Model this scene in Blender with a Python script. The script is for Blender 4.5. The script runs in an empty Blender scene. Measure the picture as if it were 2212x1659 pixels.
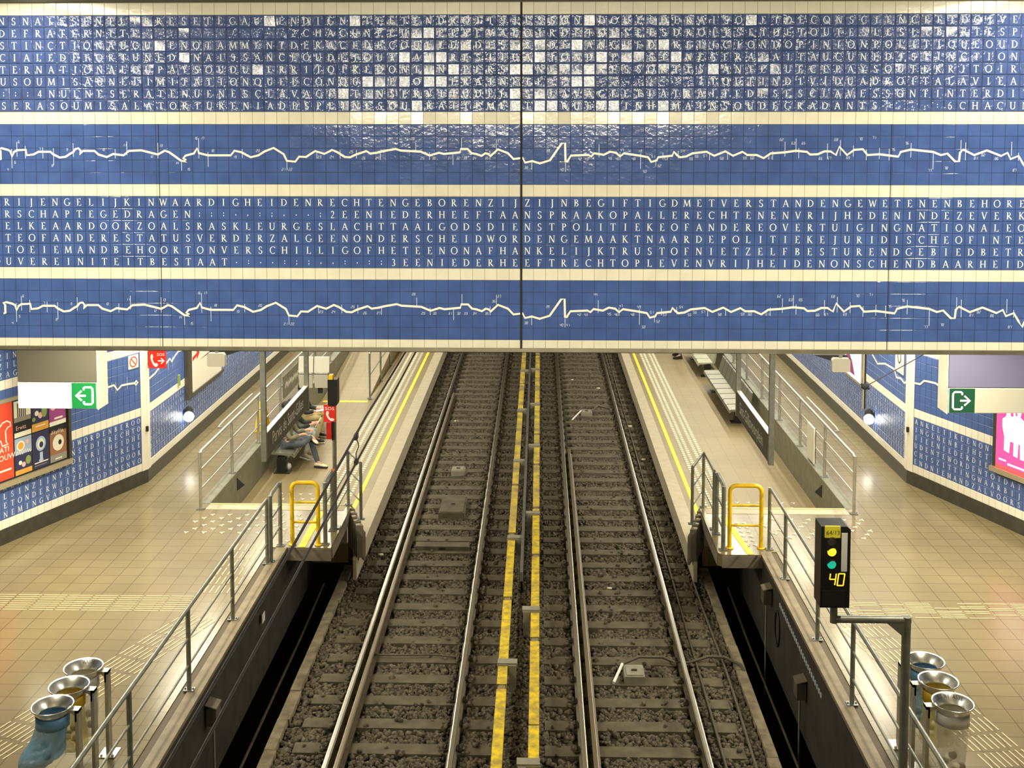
import bpy, math, random
import numpy as np
from mathutils import Vector, Matrix

random.seed(7)
rng = np.random.default_rng(11)
S = bpy.context.scene
COL = S.collection
PI = math.pi

# ------------------------------------------------------------------ camera, world, exposure
cam_d = bpy.data.cameras.new('camera')
cam = bpy.data.objects.new('camera', cam_d)
COL.objects.link(cam)
cam.location = (0, 0, 7.81)
cam.rotation_euler = (math.radians(90 - 3.93), 0, math.radians(1.408))
cam_d.sensor_fit = 'HORIZONTAL'
cam_d.sensor_width = 36.0
cam_d.lens = 36.0 * 2460 / 2212
cam_d.shift_y = -(829.5 - 429.0) / 2212
cam_d.clip_end = 200
S.camera = cam
S.cycles.caustics_reflective = False
S.cycles.caustics_refractive = False
S.cycles.sample_clamp_indirect = 6.0
S.view_settings.view_transform = 'Standard'
S.view_settings.look = 'None'
S.view_settings.exposure = 0.0
S.view_settings.gamma = 1.0
S.view_settings.use_curve_mapping = False
W = bpy.data.worlds.new('world')
S.world = W
W.use_nodes = True
W.node_tree.nodes['Background'].inputs[0].default_value = (1.0, .92, .72, 1)
W.node_tree.nodes['Background'].inputs[1].default_value = .05

WARM = (1.0, .91, .66)
ZF, ZP = 1.0, 0.3          # high walkway level, low platform level above rail top
XC = -.235                 # centre line of the station


# ------------------------------------------------------------------ materials
def mat(name, col, rough=.5, metal=0.0, var=0.0, vscale=8.0, bump=0.0, bscale=30.0, emit=0.0, ecol=None,
        trans=0.0, alpha=1.0, coat=0.0, col2=None, spec=.5, stretch=None):
    m = bpy.data.materials.new(name)
    m.use_nodes = True
    nt = m.node_tree
    b = nt.nodes['Principled BSDF']
    b.inputs['Base Color'].default_value = (*col, 1)
    b.inputs['Roughness'].default_value = rough
    b.inputs['Metallic'].default_value = metal
    b.inputs['Specular IOR Level'].default_value = spec
    b.inputs['Coat Weight'].default_value = coat
    b.inputs['Coat Roughness'].default_value = .05
    b.inputs['Transmission Weight'].default_value = trans
    b.inputs['Alpha'].default_value = alpha
    if emit:
        b.inputs['Emission Color'].default_value = (*(ecol or col), 1)
        b.inputs['Emission Strength'].default_value = emit
    tc = nt.nodes.new('ShaderNodeTexCoord')
    if var or col2:
        n = nt.nodes.new('ShaderNodeTexNoise')
        n.inputs['Scale'].default_value = vscale
        n.inputs['Detail'].default_value = 5
        if stretch:
            mp = nt.nodes.new('ShaderNodeMapping')
            mp.inputs['Scale'].default_value = stretch
            nt.links.new(tc.outputs['Object'], mp.inputs[0])
            nt.links.new(mp.outputs[0], n.inputs['Vector'])
        else:
            nt.links.new(tc.outputs['Object'], n.inputs['Vector'])
        r = nt.nodes.new('ShaderNodeValToRGB')
        r.color_ramp.elements[0].position = .35
        r.color_ramp.elements[1].position = .65
        c2 = col2 or tuple(min(1, c * (1 + var)) for c in col)
        c1 = col if col2 else tuple(c * (1 - var) for c in col)
        r.color_ramp.elements[0].color = (*c1, 1)
        r.color_ramp.elements[1].color = (*c2, 1)
        nt.links.new(n.outputs['Fac'], r.inputs[0])
        nt.links.new(r.outputs[0], b.inputs['Base Color'])
    if bump:
        n = nt.nodes.new('ShaderNodeTexNoise')
        n.inputs['Scale'].default_value = bscale
        n.inputs['Detail'].default_value = 3
        nt.links.new(tc.outputs['Object'], n.inputs['Vector'])
        bp = nt.nodes.new('ShaderNodeBump')
        bp.inputs['Strength'].default_value = bump
        bp.inputs['Distance'].default_value = .02
        nt.links.new(n.outputs['Fac'], bp.inputs['Height'])
        nt.links.new(bp.outputs[0], b.inputs['Normal'])
    return m


def floor_mat(name, a, b_, grout, size=.3, rough=.3):
    """square ceramic floor tiles with thin grout lines, world-aligned"""
    m = bpy.data.materials.new(name)
    m.use_nodes = True
    nt = m.node_tree
    b = nt.nodes['Principled BSDF']
    tc = nt.nodes.new('ShaderNodeTexCoord')
    br = nt.nodes.new('ShaderNodeTexBrick')
    br.offset = 0
    br.inputs['Scale'].default_value = 1
    br.inputs['Brick Width'].default_value = size
    br.inputs['Row Height'].default_value = size
    br.inputs['Mortar Size'].default_value = .005
    br.inputs['Mortar Smooth'].default_value = .1
    br.inputs['Color1'].default_value = (*a, 1)
    br.inputs['Color2'].default_value = (*b_, 1)
    br.inputs['Mortar'].default_value = (*grout, 1)
    nt.links.new(tc.outputs['Object'], br.inputs['Vector'])
    n = nt.nodes.new('ShaderNodeTexNoise')
    n.inputs['Scale'].default_value = .8
    n.inputs['Detail'].default_value = 8
    nt.links.new(tc.outputs['Object'], n.inputs['Vector'])
    mx = nt.nodes.new('ShaderNodeMix')
    mx.data_type = 'RGBA'
    mx.blend_type = 'MULTIPLY'
    mx.inputs[0].default_value = .35
    nt.links.new(br.outputs['Color'], mx.inputs[6])
    nt.links.new(n.outputs['Fac'], mx.inputs[7])
    nt.links.new(mx.outputs[2], b.inputs['Base Color'])
    b.inputs['Roughness'].default_value = rough
    b.inputs['Specular IOR Level'].default_value = .3
    return m


M = {}
M['tile_cream'] = mat('cream_glazed_tile', (.84, .80, .66), .12, var=.04, vscale=5, bump=.05, bscale=22, coat=.3)
M['tile_blue_wall'] = mat('blue_wall_tile', (.075, .135, .37), .34, var=.08, vscale=4)
M['tile_cream_wall'] = mat('cream_wall_tile', (.88, .85, .74), .3, var=.03, vscale=5)
M['tile_blue'] = mat('blue_glazed_tile', (.066, .120, .345), .10, var=.12, vscale=4, bump=.10, bscale=20, coat=.5)
M['tile_wavy'] = mat('blue_pillowed_tile', (.072, .115, .30), .07, var=.12, vscale=4, bump=.85, bscale=13, spec=.5, coat=.2)
M['grout'] = mat('grout', (.33, .29, .19), .8)
M['grout_blue'] = mat('dark_grout', (.018, .03, .075), .6)
M['letter'] = mat('white_lettering', (.90, .93, .93), .3)
M['mapline'] = mat('cream_map_line', (.93, .90, .78), .3)
M['tick'] = mat('pale_map_marks', (.62, .70, .84), .4)
M['joint'] = mat('expansion_joint', (.012, .011, .01), .8)
M['steel'] = mat('painted_steel', (.23, .235, .21), .38, .55, var=.12, vscale=14)
M['railpaint'] = mat('grey_painted_rail', (.235, .245, .215), .36, .35, var=.15, vscale=9)
M['inox'] = mat('brushed_steel', (.78, .78, .75), .30, 1.0, var=.08, vscale=12)
M['inox_rough'] = mat('dull_steel', (.52, .51, .46), .42, .8, var=.1, vscale=10)
M['trimsteel'] = mat('steel_edge_trim', (.40, .36, .27), .33, .8, var=.15, vscale=3)
M['yellow'] = mat('yellow_paint', (.90, .58, .012), .35, var=.06, vscale=6)
M['yellowline'] = mat('yellow_floor_line', (.90, .78, .05), .55, var=.10, vscale=9)
M['bar'] = mat('cream_guidance_bar', (.62, .53, .33), .45)
M['nosing'] = mat('pale_yellow_nosing', (.74, .62, .26), .5)
M['stud'] = mat('white_tactile_stud', (.86, .82, .66), .4)
M['floor'] = floor_mat('beige_floor_tile', (.262, .214, .115), (.242, .197, .105), (.12, .092, .05), rough=.2)
M['floor_low'] = floor_mat('ochre_floor_tile', (.35, .275, .145), (.33, .26, .137), (.24, .185, .095), rough=.42)
M['edge'] = mat('pale_platform_edge', (.50, .44, .31), .6, var=.07, vscale=6)
M['tactile_base'] = mat('tactile_strip_base', (.33, .275, .165), .6, var=.06)
M['kerb'] = mat('worn_concrete_kerb', (.235, .19, .12), .6, var=.16, vscale=5)
M['groove'] = mat('dark_recess', (.10, .075, .045), .7)
M['greenwall'] = mat('grey_green_stone', (.20, .20, .14), .45, var=.16, vscale=5)
M['plinth'] = mat('black_stone_plinth', (.050, .046, .034), .38, var=.2, vscale=7)
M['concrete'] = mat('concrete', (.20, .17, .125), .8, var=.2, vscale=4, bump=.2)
M['concrete_dark'] = mat('dark_concrete', (.036, .029, .021), .85, var=.25, vscale=3)  # very dark brown concrete, mottled at random
M['void'] = mat('unlit_black', (.008, .0075, .007), .95)  # near-black puts the pits' lack of light into the colour
M['curb'] = mat('dusty_concrete_curb', (.27, .225, .15), .85, var=.3, vscale=6, bump=.4, bscale=14)
M['ballast'] = mat('dark_ballast', (.028, .022, .014), .85, col2=(.165, .135, .09), vscale=23)
M['ballast_bed'] = mat('ballast_bed', (.022, .018, .012), .95, var=.4, vscale=30, bump=.8, bscale=40)
M['sleeper'] = mat('weathered_sleeper', (.098, .081, .052), .8, var=.25, vscale=5)
M['clip'] = mat('rusty_clip', (.045, .032, .02), .7)
M['rail'] = mat('brown_rail_steel', (.13, .10, .065), .45, .4, var=.2, vscale=8)
M['railtop'] = mat('polished_rail_head', (.72, .70, .63), .3, 1.0)
M['railtop_dull'] = mat('dull_rail_head', (.30, .25, .18), .35, .7)
M['cond'] = mat('worn_yellow_cover', (.26, .205, .10), .55, col2=(.72, .54, .05), vscale=1.0, stretch=(4, 3, 4))
M['cond_vivid'] = mat('yellow_cover', (.42, .31, .06), .5, col2=(.86, .64, .02), vscale=9)
M['cond_grey'] = mat('bare_cover_joint', (.25, .20, .12), .6)
M['insul'] = mat('grey_insulator', (.27, .255, .20), .6, var=.1)
M['black'] = mat('black_enamel', (.012, .012, .011), .35)
M['blackm'] = mat('matt_black', (.012, .012, .012), .8)
M['wire'] = mat('dark_wire', (.035, .028, .02), .5, .3)
M['cable'] = mat('grey_cable', (.10, .085, .06), .6)
M['signgrey'] = mat('charcoal_sign', (.055, .05, .04), .4)
M['signtext'] = mat('sign_lettering', (.85, .85, .80), .4)
M['display'] = mat('grey_display_back', (.36, .34, .28), .5)
M['palegrey'] = mat('pale_grey_enamel', (.52, .50, .42), .35)
M['soffit'] = mat('grey_soffit', (.075, .070, .050), .7)
M['soffit_blue'] = mat('lilac_grey_soffit', (.10, .098, .17), .7)
M['ceiling'] = mat('ceiling_paint', (.72, .69, .58), .9)
M['red'] = mat('red_enamel', (.72, .022, .014), .4)
M['red_dark'] = mat('dark_red_enamel', (.50, .012, .010), .4)
M['white'] = mat('white_enamel', (.88, .88, .85), .4)
M['green'] = mat('dark_green_sign', (.004, .045, .022), .4)
M['white_lit'] = mat('lit_white_panel', (1, .97, .80), .4, emit=7.0, ecol=(1, .96, .78))
M['green_lit'] = mat('lit_green_panel', (.004, .13, .03), .4, emit=.4, ecol=(.01, .26, .05))
M['pale_panel'] = mat('unlit_panel', (.34, .325, .275), .5)
M['orange'] = mat('orange_plastic', (.85, .22, .05), .5)
M['frame_al'] = mat('aluminium_frame', (.62, .56, .40), .35, .7)
M['frame_dk'] = mat('dark_frame', (.09, .08, .06), .4, .4)
M['lamp'] = mat('lamp_glow', (1, .98, .92), .3, emit=8.0, ecol=(1, .96, .86))
M['tube_glow'] = mat('fluorescent_tube', (1, 1, 1), .4, emit=14.0, ecol=(1.0, .95, .80))
M['sig_yellow'] = mat('signal_yellow', (1, .55, .02), .4, emit=3.0, ecol=(1.0, .50, .015))
M['sig_green'] = mat('signal_green', (.02, .6, .4), .4, emit=.75, ecol=(.015, .50, .33))
M['sig_digit'] = mat('signal_digits', (1, .4, .02), .4, emit=4.0, ecol=(1.0, .36, .015))
M['skin'] = mat('skin', (.62, .36, .25), .55)
M['hair'] = mat('black_hair', (.012, .010, .009), .6)
M['denim_dk'] = mat('dark_denim', (.085, .10, .125), .85, var=.15, vscale=20)
M['denim_lt'] = mat('pale_denim', (.42, .46, .44), .85, var=.12, vscale=20)
M['khaki'] = mat('khaki_cloth', (.56, .43, .21), .85, var=.08, vscale=16)
M['olive'] = mat('olive_jacket', (.20, .19, .12), .85, var=.12, vscale=12)
M['darkcloth'] = mat('dark_cloth', (.03, .03, .032), .9)
M['shoe_cream'] = mat('cream_shoe', (.78, .74, .55), .6)
M['shoe_black'] = mat('black_shoe', (.02, .02, .02), .6)
M['sole_white'] = mat('white_sole', (.85, .84, .78), .6)
M['bag_blue'] = mat('blue_plastic_bag', (.20, .42, .64), .16, alpha=.70, bump=.6, bscale=14)
M['bag_yellow'] = mat('yellow_plastic_bag', (.80, .70, .25), .18, alpha=.55, bump=.6, bscale=14)
M['bag_clear'] = mat('clear_plastic_bag', (.78, .75, .64), .15, alpha=.42, bump=.6, bscale=14)
M['band_blue'] = mat('blue_band', (.18, .42, .78), .4)
M['band_yellow'] = mat('yellow_band', (.88, .56, .02), .4)
M['band_white'] = mat('white_band', (.80, .80, .80), .4)
M['crumple'] = mat('crumpled_paper', (.80, .76, .62), .7)
M['seatmetal'] = mat('grey_metal_seat', (.25, .25, .20), .4, .5)
M['seatpale'] = mat('pale_green_seat', (.42, .43, .32), .35)


# ------------------------------------------------------------------ mesh builder
class MB:
    def __init__(s):
        s.v = []; s.f = []; s.mi = []; s.sm = []

    def add(s, vs, fs, mi=0, smooth=False):
        o = len(s.v)
        s.v.extend([tuple(v) for v in vs])
        for f in fs:
            s.f.append(tuple(i + o for i in f)); s.mi.append(mi); s.sm.append(smooth)
        return s

    def box(s, x0, x1, y0, y1, z0, z1, mi=0):
        v = [(x, y, z) for z in (z0, z1) for y in (y0, y1) for x in (x0, x1)]
        return s.add(v, [(0, 2, 3, 1), (4, 5, 7, 6), (0, 1, 5, 4), (2, 6, 7, 3), (0, 4, 6, 2), (1, 3, 7, 5)], mi)

    def obox(s, c, ux, uy, uz, mi=0):
        """box centred at c with half axes ux uy uz"""
        c, ux, uy, uz = map(Vector, (c, ux, uy, uz))
        v = [c + ux * a + uy * b + uz * d for d in (-1, 1) for b in (-1, 1) for a in (-1, 1)]
        return s.add(v, [(0, 2, 3, 1), (4, 5, 7, 6), (0, 1, 5, 4), (2, 6, 7, 3), (0, 4, 6, 2), (1, 3, 7, 5)], mi)

    def bbox(s, x0, x1, y0, y1, z0, z1, b=.01, mi=0):
        """box with chamfered vertical-section edges (octagon profile) for softer rims"""
        pr = [(x0 + b, z0), (x1 - b, z0), (x1, z0 + b), (x1, z1 - b), (x1 - b, z1), (x0 + b, z1), (x0, z1 - b), (x0, z0 + b)]
        v = [(x, y0, z) for x, z in pr] + [(x, y1, z) for x, z in pr]
        fs = [tuple(range(8)), tuple(range(15, 7, -1))] + [(i, i + 8, (i + 1) % 8 + 8, (i + 1) % 8) for i in range(8)]
        return s.add(v, fs, mi)

    def tube(s, pts, r, n=10, mi=0, cap=True):
        pts = [Vector(p) for p in pts]
        rs = r if isinstance(r, (list, tuple)) else [r] * len(pts)
        vs = []
        t0 = (pts[1] - pts[0]).normalized()
        up = Vector((0, 0, 1)) if abs(t0.z) < .9 else Vector((1, 0, 0))
        nrm = t0.cross(up).normalized()
        for i, p in enumerate(pts):
            if i == 0: t = t0
            elif i == len(pts) - 1: t = (pts[i] - pts[i - 1]).normalized()
            else: t = ((pts[i + 1] - p).normalized() + (p - pts[i - 1]).normalized()).normalized()
            nrm = (nrm - t * nrm.dot(t)).normalized()
            bn = t.cross(nrm)
            for k in range(n):
                a = 2 * PI * k / n
                vs.append(p + (nrm * math.cos(a) + bn * math.sin(a)) * rs[i])
        fs = []
        for i in range(len(pts) - 1):
            for k in range(n):
                fs.append((i * n + k, i * n + (k + 1) % n, (i + 1) * n + (k + 1) % n, (i + 1) * n + k))
        s.add(vs, fs, mi, True)
        if cap:
            m = len(pts) - 1
            s.add(vs[:n], [tuple(range(n - 1, -1, -1))], mi)
            s.add(vs[m * n:], [tuple(range(n))], mi)
        return s

    def lathe(s, prof, n=24, c=(0, 0, 0), mi=0, ex=None):
        vs = []
        for i, (r, z) in enumerate(prof):
            for k in range(n):
                a = 2 * PI * k / n
                x, y, zz = r * math.cos(a), r * math.sin(a), z
                if ex: x, y, zz = ex(x, y, zz, a, i)
                vs.append((c[0] + x, c[1] + y, c[2] + zz))
        fs = [(i * n + k, i * n + (k + 1) % n, (i + 1) * n + (k + 1) % n, (i + 1) * n + k)
              for i in range(len(prof) - 1) for k in range(n)]
        return s.add(vs, fs, mi, True)

    def prism(s, poly, o, u, v, d, mi=0):
        """polygon (list of 2D) in the plane o+u,v extruded by vector d"""
        o, u, v, d = map(Vector, (o, u, v, d))
        n = len(poly)
        a = [o + u * p[0] + v * p[1] for p in poly]
        vs = a + [p + d for p in a]
        fs = [tuple(range(n - 1, -1, -1)), tuple(range(n, 2 * n))] + [(i, (i + 1) % n, (i + 1) % n + n, i + n) for i in range(n)]
        return s.add(vs, fs, mi)

    def sphere(s, c, r, n=12, m=8, mi=0, sc=(1, 1, 1)):
        prof = [(max(1e-4, math.sin(PI * i / m)), -math.cos(PI * i / m)) for i in range(m + 1)]
        vs = [(c[0] + r * sc[0] * p[0] * math.cos(2 * PI * k / n), c[1] + r * sc[1] * p[0] * math.sin(2 * PI * k / n), c[2] + r * sc[2] * p[1])
              for p in prof for k in range(n)]
        fs = [(i * n + k, i * n + (k + 1) % n, (i + 1) * n + (k + 1) % n, (i + 1) * n + k) for i in range(m) for k in range(n)]
        return s.add(vs, fs, mi, True)

    def build(s, name, mats, parent=None):
        me = bpy.data.meshes.new(name)
        q = wloc(parent)
        me.from_pydata([(v[0] - q.x, v[1] - q.y, v[2] - q.z) for v in s.v], [], s.f)
        if not isinstance(mats, (list, tuple)): mats = [mats]
        for m in mats: me.materials.append(M[m] if isinstance(m, str) else m)
        me.polygons.foreach_set('material_index', s.mi)
        me.polygons.foreach_set('use_smooth', s.sm)
        me.update()
        o = bpy.data.objects.new(name, me)
        COL.objects.link(o)
        if parent:
            o.parent = parent
        return o


def wloc(o):
    """world position of a thing's base: part meshes are stored relative to it"""
    q = Vector((0, 0, 0))
    while o is not None:
        q += o.location; o = o.parent
    return q


def tag(o, label=None, cat=None, group=None, kind=None):
    if label: o['label'] = label
    if cat: o['category'] = cat
    if group: o['group'] = group
    if kind: o['kind'] = kind
    return o


def thing(name, label, cat, loc=(0, 0, 0), group=None):
    o = bpy.data.objects.new(name, None)
    o.empty_display_size = .1
    COL.objects.link(o)
    o.location = loc
    return tag(o, label, cat, group)


def struct(o, label, cat='wall'):
    return tag(o, label, cat, kind='structure')


def dup(root, off, label=None, group=None):
    r = root.copy(); COL.objects.link(r)
    r.location = Vector(root.location) + Vector(off)
    if label: r['label'] = label
    if group: r['group'] = group
    for ch in list(root.children):
        c = ch.copy(); COL.objects.link(c); c.parent = r
        for g in list(ch.children):
            d = g.copy(); COL.objects.link(d); d.parent = c
    return r


# ------------------------------------------------------------------ lettering
TK, TN = .135, .062


def _L(x0, y0, x1, y1, w):
    dx, dy = x1 - x0, y1 - y0
    l = math.hypot(dx, dy) or 1
    nx, ny = -dy / l * w / 2, dx / l * w / 2
    return [[(x0 + nx, y0 + ny), (x0 - nx, y0 - ny), (x1 - nx, y1 - ny), (x1 + nx, y1 + ny)]]


def _H(x0, x1, y, w=TN):      # horizontal bar
    return [[(x0, y - w / 2), (x1, y - w / 2), (x1, y + w / 2), (x0, y + w / 2)]]


def _A(cx, cy, rx, ry, a0, a1, thick=TK, thin=TN, n=12):
    q = []
    pr = None
    for i in range(n + 1):
        a = math.radians(a0 + (a1 - a0) * i / n)
        w = thin + (thick - thin) * abs(math.cos(a)) ** 1.3
        o = (cx + rx * math.cos(a), cy + ry * math.sin(a))
        k = (cx + (rx - w) * math.cos(a), cy + (ry - min(w, thin * 1.2)) * math.sin(a))
        if pr: q.append([pr[0], pr[1], k, o])
        pr = (o, k)
    return q


def _V(x, y0=0, y1=1, w=TK, s0=True, s1=True):     # stem with serifs
    q = [[(x - w / 2, y0), (x + w / 2, y0), (x + w / 2, y1), (x - w / 2, y1)]]
    e = w / 2 + .07
    if s0: q += _H(x - e, x + e, y0 + TN / 2, TN)
    if s1: q += _H(x - e, x + e, y1 - TN / 2, TN)
    return q


GL = {
    'A': lambda: (_L(.06, 0, .37, 1, .075) + _L(.36, 1, .70, 0, TK) + _H(.18, .58, .36) + _H(-.03, .17, .03) + _H(.58, .82, .03), .76),
    'B': lambda: (_V(.12) + _A(.18, .755, .33, .245, 90, -90) + _A(.18, .27, .40, .27, 90, -90), .58),
    'C': lambda: (_A(.45, .5, .45, .51, 50, 310, n=18) + _L(.72, .96, .74, .74, .05), .76),
    'D': lambda: (_V(.12) + _A(.2, .5, .58, .5, 90, -90, n=16), .78),
    'E': lambda: (_V(.12) + _H(.1, .5, .97) + _H(.1, .42, .52) + _H(.1, .56, .03) + _L(.50, 1, .49, .80, .05) + _L(.55, .24, .57, 0, .05), .58),
    'F': lambda: (_V(.12) + _H(.1, .52, .97) + _H(.1, .43, .50) + _L(.52, 1, .51, .78, .05), .54),
    'G': lambda: (_A(.45, .5, .45, .51, 50, 350, n=18) + _V(.72, .04, .45, .12, False, True), .82),
    'H': lambda: (_V(.12) + _V(.66) + _H(.12, .66, .52), .78),
    'I': lambda: (_V(.14), .28),
    'J': lambda: (_V(.26, .0, 1, TK, False, True) + _A(.13, .0, .195, .22, 0, -110), .40),
    'K': lambda: (_V(.12) + _L(.16, .45, .55, 1, .075) + _L(.25, .58, .66, 0, TK) + _H(.45, .68, .97) + _H(.52, .78, .03), .74),
    'L': lambda: (_V(.12) + _H(.1, .55, .03) + _L(.54, .25, .57, 0, .05), .58),
    'M': lambda: (_L(.08, 0, .16, 1, .075) + _L(.16, 1, .47, .05, TK) + _L(.47, .05, .78, 1, .07) + _L(.80, 1, .88, 0, TK) + _H(-.03, .18, .03) + _H(.76, 1, .03) + _H(.02, .18, .97) + _H(.78, .94, .97), .97),
    'N': lambda: (_V(.12, 0, 1, .075) + _L(.13, .98, .70, .02, TK) + _V(.71, 0, 1, .075, False, True), .82),
    'O': lambda: (_A(.46, .5, .46, .51, 0, 360, n=24), .92),
    'P': lambda: (_V(.12) + _A(.18, .72, .38, .28, 90, -90), .56),
    'Q': lambda: (_A(.46, .5, .46, .51, 0, 360, n=24) + _L(.48, .05, .92, -.2, .10), .92),
    'R': lambda: (_V(.12) + _A(.18, .735, .35, .265, 90, -90) + _L(.26, .48, .64, 0, TK) + _H(.54, .74, .03), .68),
    'S': lambda: (_A(.28, .745, .24, .265, 40, 270) + _A(.28, .255, .26, .27, 90, -140) + _L(.46, .96, .48, .76, .05) + _L(.06, .27, .07, .04, .05), .56),
    'T': lambda: (_V(.36, 0, 1, TK, True, False) + _H(.02, .70, .97) + _L(.03, 1, .02, .80, .05) + _L(.69, 1, .70, .80, .05), .72),
    'U': lambda: (_V(.13, .30, 1, TK, False, True) + _A(.38, .31, .315, .32, 180, 360, TK, TN) + _V(.655, .30, 1, .075, False, True), .78),
    'V': lambda: (_L(.08, 1, .39, 0, TK) + _L(.39, 0, .68, 1, .075) + _H(-.03, .2, .97) + _H(.57, .8, .97), .76),
    'W': lambda: (_L(.06, 1, .30, 0, .12) + _L(.30, 0, .52, 1, .07) + _L(.48, 1, .73, 0, .12) + _L(.73, 0, .95, 1, .07) + _H(-.05, .16, .97) + _H(.85, 1.05, .97), 1.0),
    'X': lambda: (_L(.08, 1, .64, 0, TK) + _L(.07, 0, .62, 1, .07) + _H(-.02, .18, .03) + _H(.52, .76, .03) + _H(-.02, .2, .97) + _H(.5, .72, .97), .72),
    'Y': lambda: (_V(.36, 0, .48, TK, True, False) + _L(.08, 1, .36, .46, TK) + _L(.36, .46, .64, 1, .075) + _H(-.02, .2, .97) + _H(.54, .76, .97), .72),
    'Z': lambda: (_H(.05, .60, .97) + _H(.02, .62, .03) + _L(.56, .97, .07, .03, .12) + _L(.06, .97, .05, .78, .05) + _L(.61, .22, .62, .03, .05), .64),
    '2': lambda: (_A(.25, .73, .23, .27, 165, -35) + _L(.42, .57, .05, .05, .075) + _H(.02, .5, .04, .08), .52),
    '3': lambda: (_A(.22, .74, .22, .25, 150, -80) + _A(.21, .27, .26, .27, 90, -140), .5),
    '4': lambda: (_V(.40, 0, 1, .11, False, False) + _L(.38, .98, .03, .32, .07) + _H(.0, .55, .30, .07), .56),
    '6': lambda: (_A(.27, .30, .26, .31, 0, 360, n=16) + _A(.50, .38, .49, .62, 100, 185, .12, .05), .54),
    '.': lambda: ([[(-.07, .35), (.07, .35), (.07, .49), (-.07, .49)]], 0),
    ':': lambda: ([[(-.06, .25), (.06, .25), (.06, .37), (-.06, .37)], [(-.06, .6), (.06, .6), (.06, .72), (-.06, .72)]], 0),
    ',': lambda: ([[(-.06, .33), (.06, .35), (.07, .47), (-.06, .47)], [(-.08, .18), (.0, .24), (.06, .36), (-.01, .36)]], 0),
    ';': lambda: ([[(-.06, .25), (.06, .25), (.06, .37), (-.06, .37)], [(-.06, .6), (.06, .6), (.06, .72), (-.06, .72)], [(-.08, .10), (.0, .14), (.06, .26), (-.01, .26)]], 0),
}
GL = {k: f() for k, f in GL.items()}
SEG = {'0': 'abcdef', '1': 'bc', '2': 'abged', '3': 'abgcd', '4': 'fgbc', '5': 'afgcd', '6': 'afgedc', '7': 'abc', '8': 'abcdefg', '9': 'abcdfg'}
SP = {'a': (.05, 1, .55, 1), 'b': (.55, 1, .55, .5), 'c': (.55, .5, .55, 0), 'd': (.05, 0, .55, 0), 'e': (.05, .5, .05, 0), 'f': (.05, 1, .05, .5), 'g': (.05, .5, .55, .5)}


class Frame:
    """2D drawing frame: o + u*x + v*y, n is the outward normal"""
    def __init__(s, o, u, v=(0, 0, 1)):
        s.o, s.u, s.v = Vector(o), Vector(u).normalized(), Vector(v).normalized()
        s.n = s.u.cross(s.v)

    def p(s, x, y, d=0):
        return s.o + s.u * x + s.v * y + s.n * d

    def quads(s, mb, qs, x, y, sc, d, mi=0, sl=0):
        for q in qs:
            mb.add([s.p(x + (a + b * sl) * sc, y + b * sc, d) for a, b in q], [tuple(range(len(q)))], mi)

    def glyph(s, mb, ch, cx, y, h, d, mi=0):
        if ch in GL:
            qs, w = GL[ch]
            s.quads(mb, qs, cx - w / 2 * h, y, h, d, mi)

    def digits(s, mb, txt, x, y, h, d, w=.14, mi=0, sl=.15):
        for i, ch in enumerate(txt):
            if ch in SEG:
                for k in SEG[ch]:
                    s.quads(mb, _L(*SP[k], w), x + i * .8 * h, y, h, d, mi, sl)

    def line(s, mb, pts, w, d, mi=0, h=.004):
        """ribbon of width w with round-ish joints, raised by h"""
        n = len(pts)
        P = [Vector((a, b)) for a, b in pts]
        L_, R_ = [], []
        for i in range(n):
            t = (P[min(i + 1, n - 1)] - P[max(i - 1, 0)])
            if t.length < 1e-6: t = Vector((1, 0))
            t.normalize()
            nn = Vector((-t.y, t.x)) * w / 2
            L_.append(P[i] + nn); R_.append(P[i] - nn)
        for i in range(n - 1):
            a, b, c, e = L_[i], R_[i], R_[i + 1], L_[i + 1]
            top = [s.p(q.x, q.y, d + h) for q in (a, b, c, e)]
            bot = [s.p(q.x, q.y, d) for q in (a, b, c, e)]
            mb.add(bot + top, [(4, 5, 6, 7), (0, 4, 7, 3), (1, 2, 6, 5), (0, 1, 5, 4), (2, 3, 7, 6)], mi)

    def rect(s, mb, x0, x1, y0, y1, d0, d1, mi=0):
        mb.obox(s.p((x0 + x1) / 2, (y0 + y1) / 2, (d0 + d1) / 2), s.u * ((x1 - x0) / 2), s.v * ((y1 - y0) / 2), s.n * ((d1 - d0) / 2), mi)

    def poly(s, mb, pts, d0, d1, mi=0):
        mb.prism(pts, s.p(0, 0, d0), s.u, s.v, s.n * (d1 - d0), mi)

    def text(s, mb, body, x, y, size, d, mi=0, align='LEFT', maxw=None):
        cu = bpy.data.curves.new('t', 'FONT')
        cu.body = body; cu.size = size; cu.align_x = align; cu.resolution_u = 2
        ob = bpy.data.objects.new('t', cu)
        COL.objects.link(ob)
        bpy.context.view_layer.update()
        me = ob.evaluated_get(bpy.context.evaluated_depsgraph_get()).to_mesh()
        vs = [(v.co.x, v.co.y) for v in me.vertices]
        fs = [tuple(p.vertices) for p in me.polygons]
        xs = [v[0] for v in vs] or [0]
        k = 1
        if maxw and max(xs) - min(xs) > 0: k = maxw / (max(xs) - min(xs))
        mb.add([s.p(x + a * k, y + b, d) for a, b in vs], fs, mi)
        bpy.data.objects.remove(ob)
        bpy.data.curves.remove(cu)


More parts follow.
